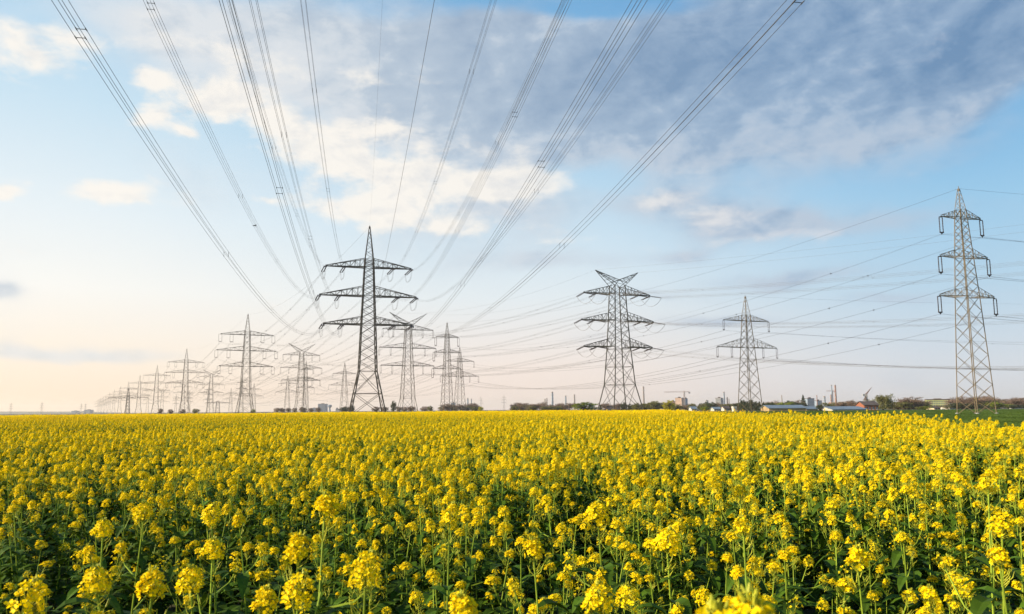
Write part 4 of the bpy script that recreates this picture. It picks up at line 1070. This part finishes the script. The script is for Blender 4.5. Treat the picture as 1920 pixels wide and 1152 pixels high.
def ramp(x, stops):
    n = node('ShaderNodeValToRGB'); L.new(x, n.inputs[0]); cr = n.color_ramp; cr.interpolation = 'EASE' if False else 'LINEAR'
    while len(cr.elements) < len(stops): cr.elements.new(.5)
    for e, (p_, c_) in zip(cr.elements, stops): e.position = p_; e.color = c_
    return n.outputs[0]
ELN = mth('MULTIPLY', EL, 1 / R_(45), clamp=True)
def ep(py, px=960): return max(0, azel(px, py)[1] / R_(45))
skyL = ramp(ELN, [(0, srgb(255, 226, 196)), (ep(690), srgb(255, 239, 219)), (ep(560), srgb(251, 249, 243)), (ep(430), srgb(233, 242, 246)), (ep(250), srgb(202, 227, 242)), (ep(60), srgb(176, 211, 236)), (1, srgb(120, 170, 215))])
skyC = ramp(ELN, [(0, srgb(246, 226, 214)), (ep(690), srgb(246, 232, 223)), (ep(560), srgb(228, 236, 240)), (ep(430), srgb(205, 227, 241)), (ep(250), srgb(165, 206, 234)), (ep(20), srgb(122, 176, 219)), (1, srgb(90, 145, 200))])
skyR = ramp(ELN, [(0, srgb(219, 219, 224)), (ep(690), srgb(209, 218, 228)), (ep(560), srgb(180, 210, 231)), (ep(430), srgb(155, 201, 232)), (ep(250), srgb(112, 175, 222)), (ep(60), srgb(86, 152, 208)), (1, srgb(70, 125, 185))])
fL = sstep(AZ, R_(-33), R_(2)); fR = sstep(AZ, R_(0), R_(32))
sky = mixc(fR, mixc(fL, skyL, skyC), skyR)
cl0 = mixc(sstep(AZ, R_(-25), R_(22)), srgb(228, 230, 232), srgb(186, 199, 215))
cl1 = mixc(sstep(AZ, R_(-25), R_(22)), srgb(205, 213, 221), srgb(160, 182, 206))
cl2 = mixc(sstep(AZ, R_(-25), R_(25)), srgb(178, 192, 208), srgb(112, 143, 178))
cl2 = mixc(sstep(EL, R_(7), R_(17)), srgb(196, 206, 218), cl2)
s1 = mth('MULTIPLY', shade, 2.0, clamp=True); s2 = mth('MULTIPLY_ADD', shade, 1.15, -.35, clamp=True)
colV = mixc(s2, mixc(s1, cl0, cl1), cl2)
cream = mixc(fR, mixc(sstep(EL, R_(1), R_(14)), srgb(254, 240, 228), srgb(253, 247, 238)), srgb(220, 218, 224))
colP = mixc(mth('MAXIMUM', mth('MINIMUM', shP, 1.0), 0.0), cream, mixc(fR, srgb(222, 223, 225), srgb(190, 198, 212)))
full = mixc(aP, mixc(aV, sky, colV), colP)
ns = node('ShaderNodeTexSky', sky_type='NISHITA'); ns.sun_disc = False; ns.sun_elevation = SUN_EL; ns.sun_rotation = SUN_AZ
sca = node('ShaderNodeVectorMath', operation='SCALE'); L.new(full, sca.inputs[0]); sca.inputs['Scale'].default_value = 10.0
tot = mixc(.06, sca.outputs[0], ns.outputs[0])
bg = node('ShaderNodeBackground'); L.new(tot, bg.inputs[0]); bg.inputs[1].default_value = .0525
wo = node('ShaderNodeOutputWorld'); L.new(bg.outputs[0], wo.inputs[0])
w.cycles.sampling_method = 'MANUAL'; w.cycles.sample_map_resolution = 512
# ------------------------------------------------------------------ render settings
sc.view_settings.view_transform = 'Standard'; sc.view_settings.look = 'None'; sc.view_settings.exposure = 1.0; sc.view_settings.gamma = 1
c = sc.cycles; c.max_bounces = 6; c.diffuse_bounces = 3; c.glossy_bounces = 2; c.transmission_bounces = 3; c.transparent_max_bounces = 4; c.volume_bounces = 0
c.use_denoising = True; c.denoiser = 'OPENIMAGEDENOISE'; c.denoising_input_passes = 'RGB_ALBEDO_NORMAL'; c.denoising_prefilter = 'ACCURATE'
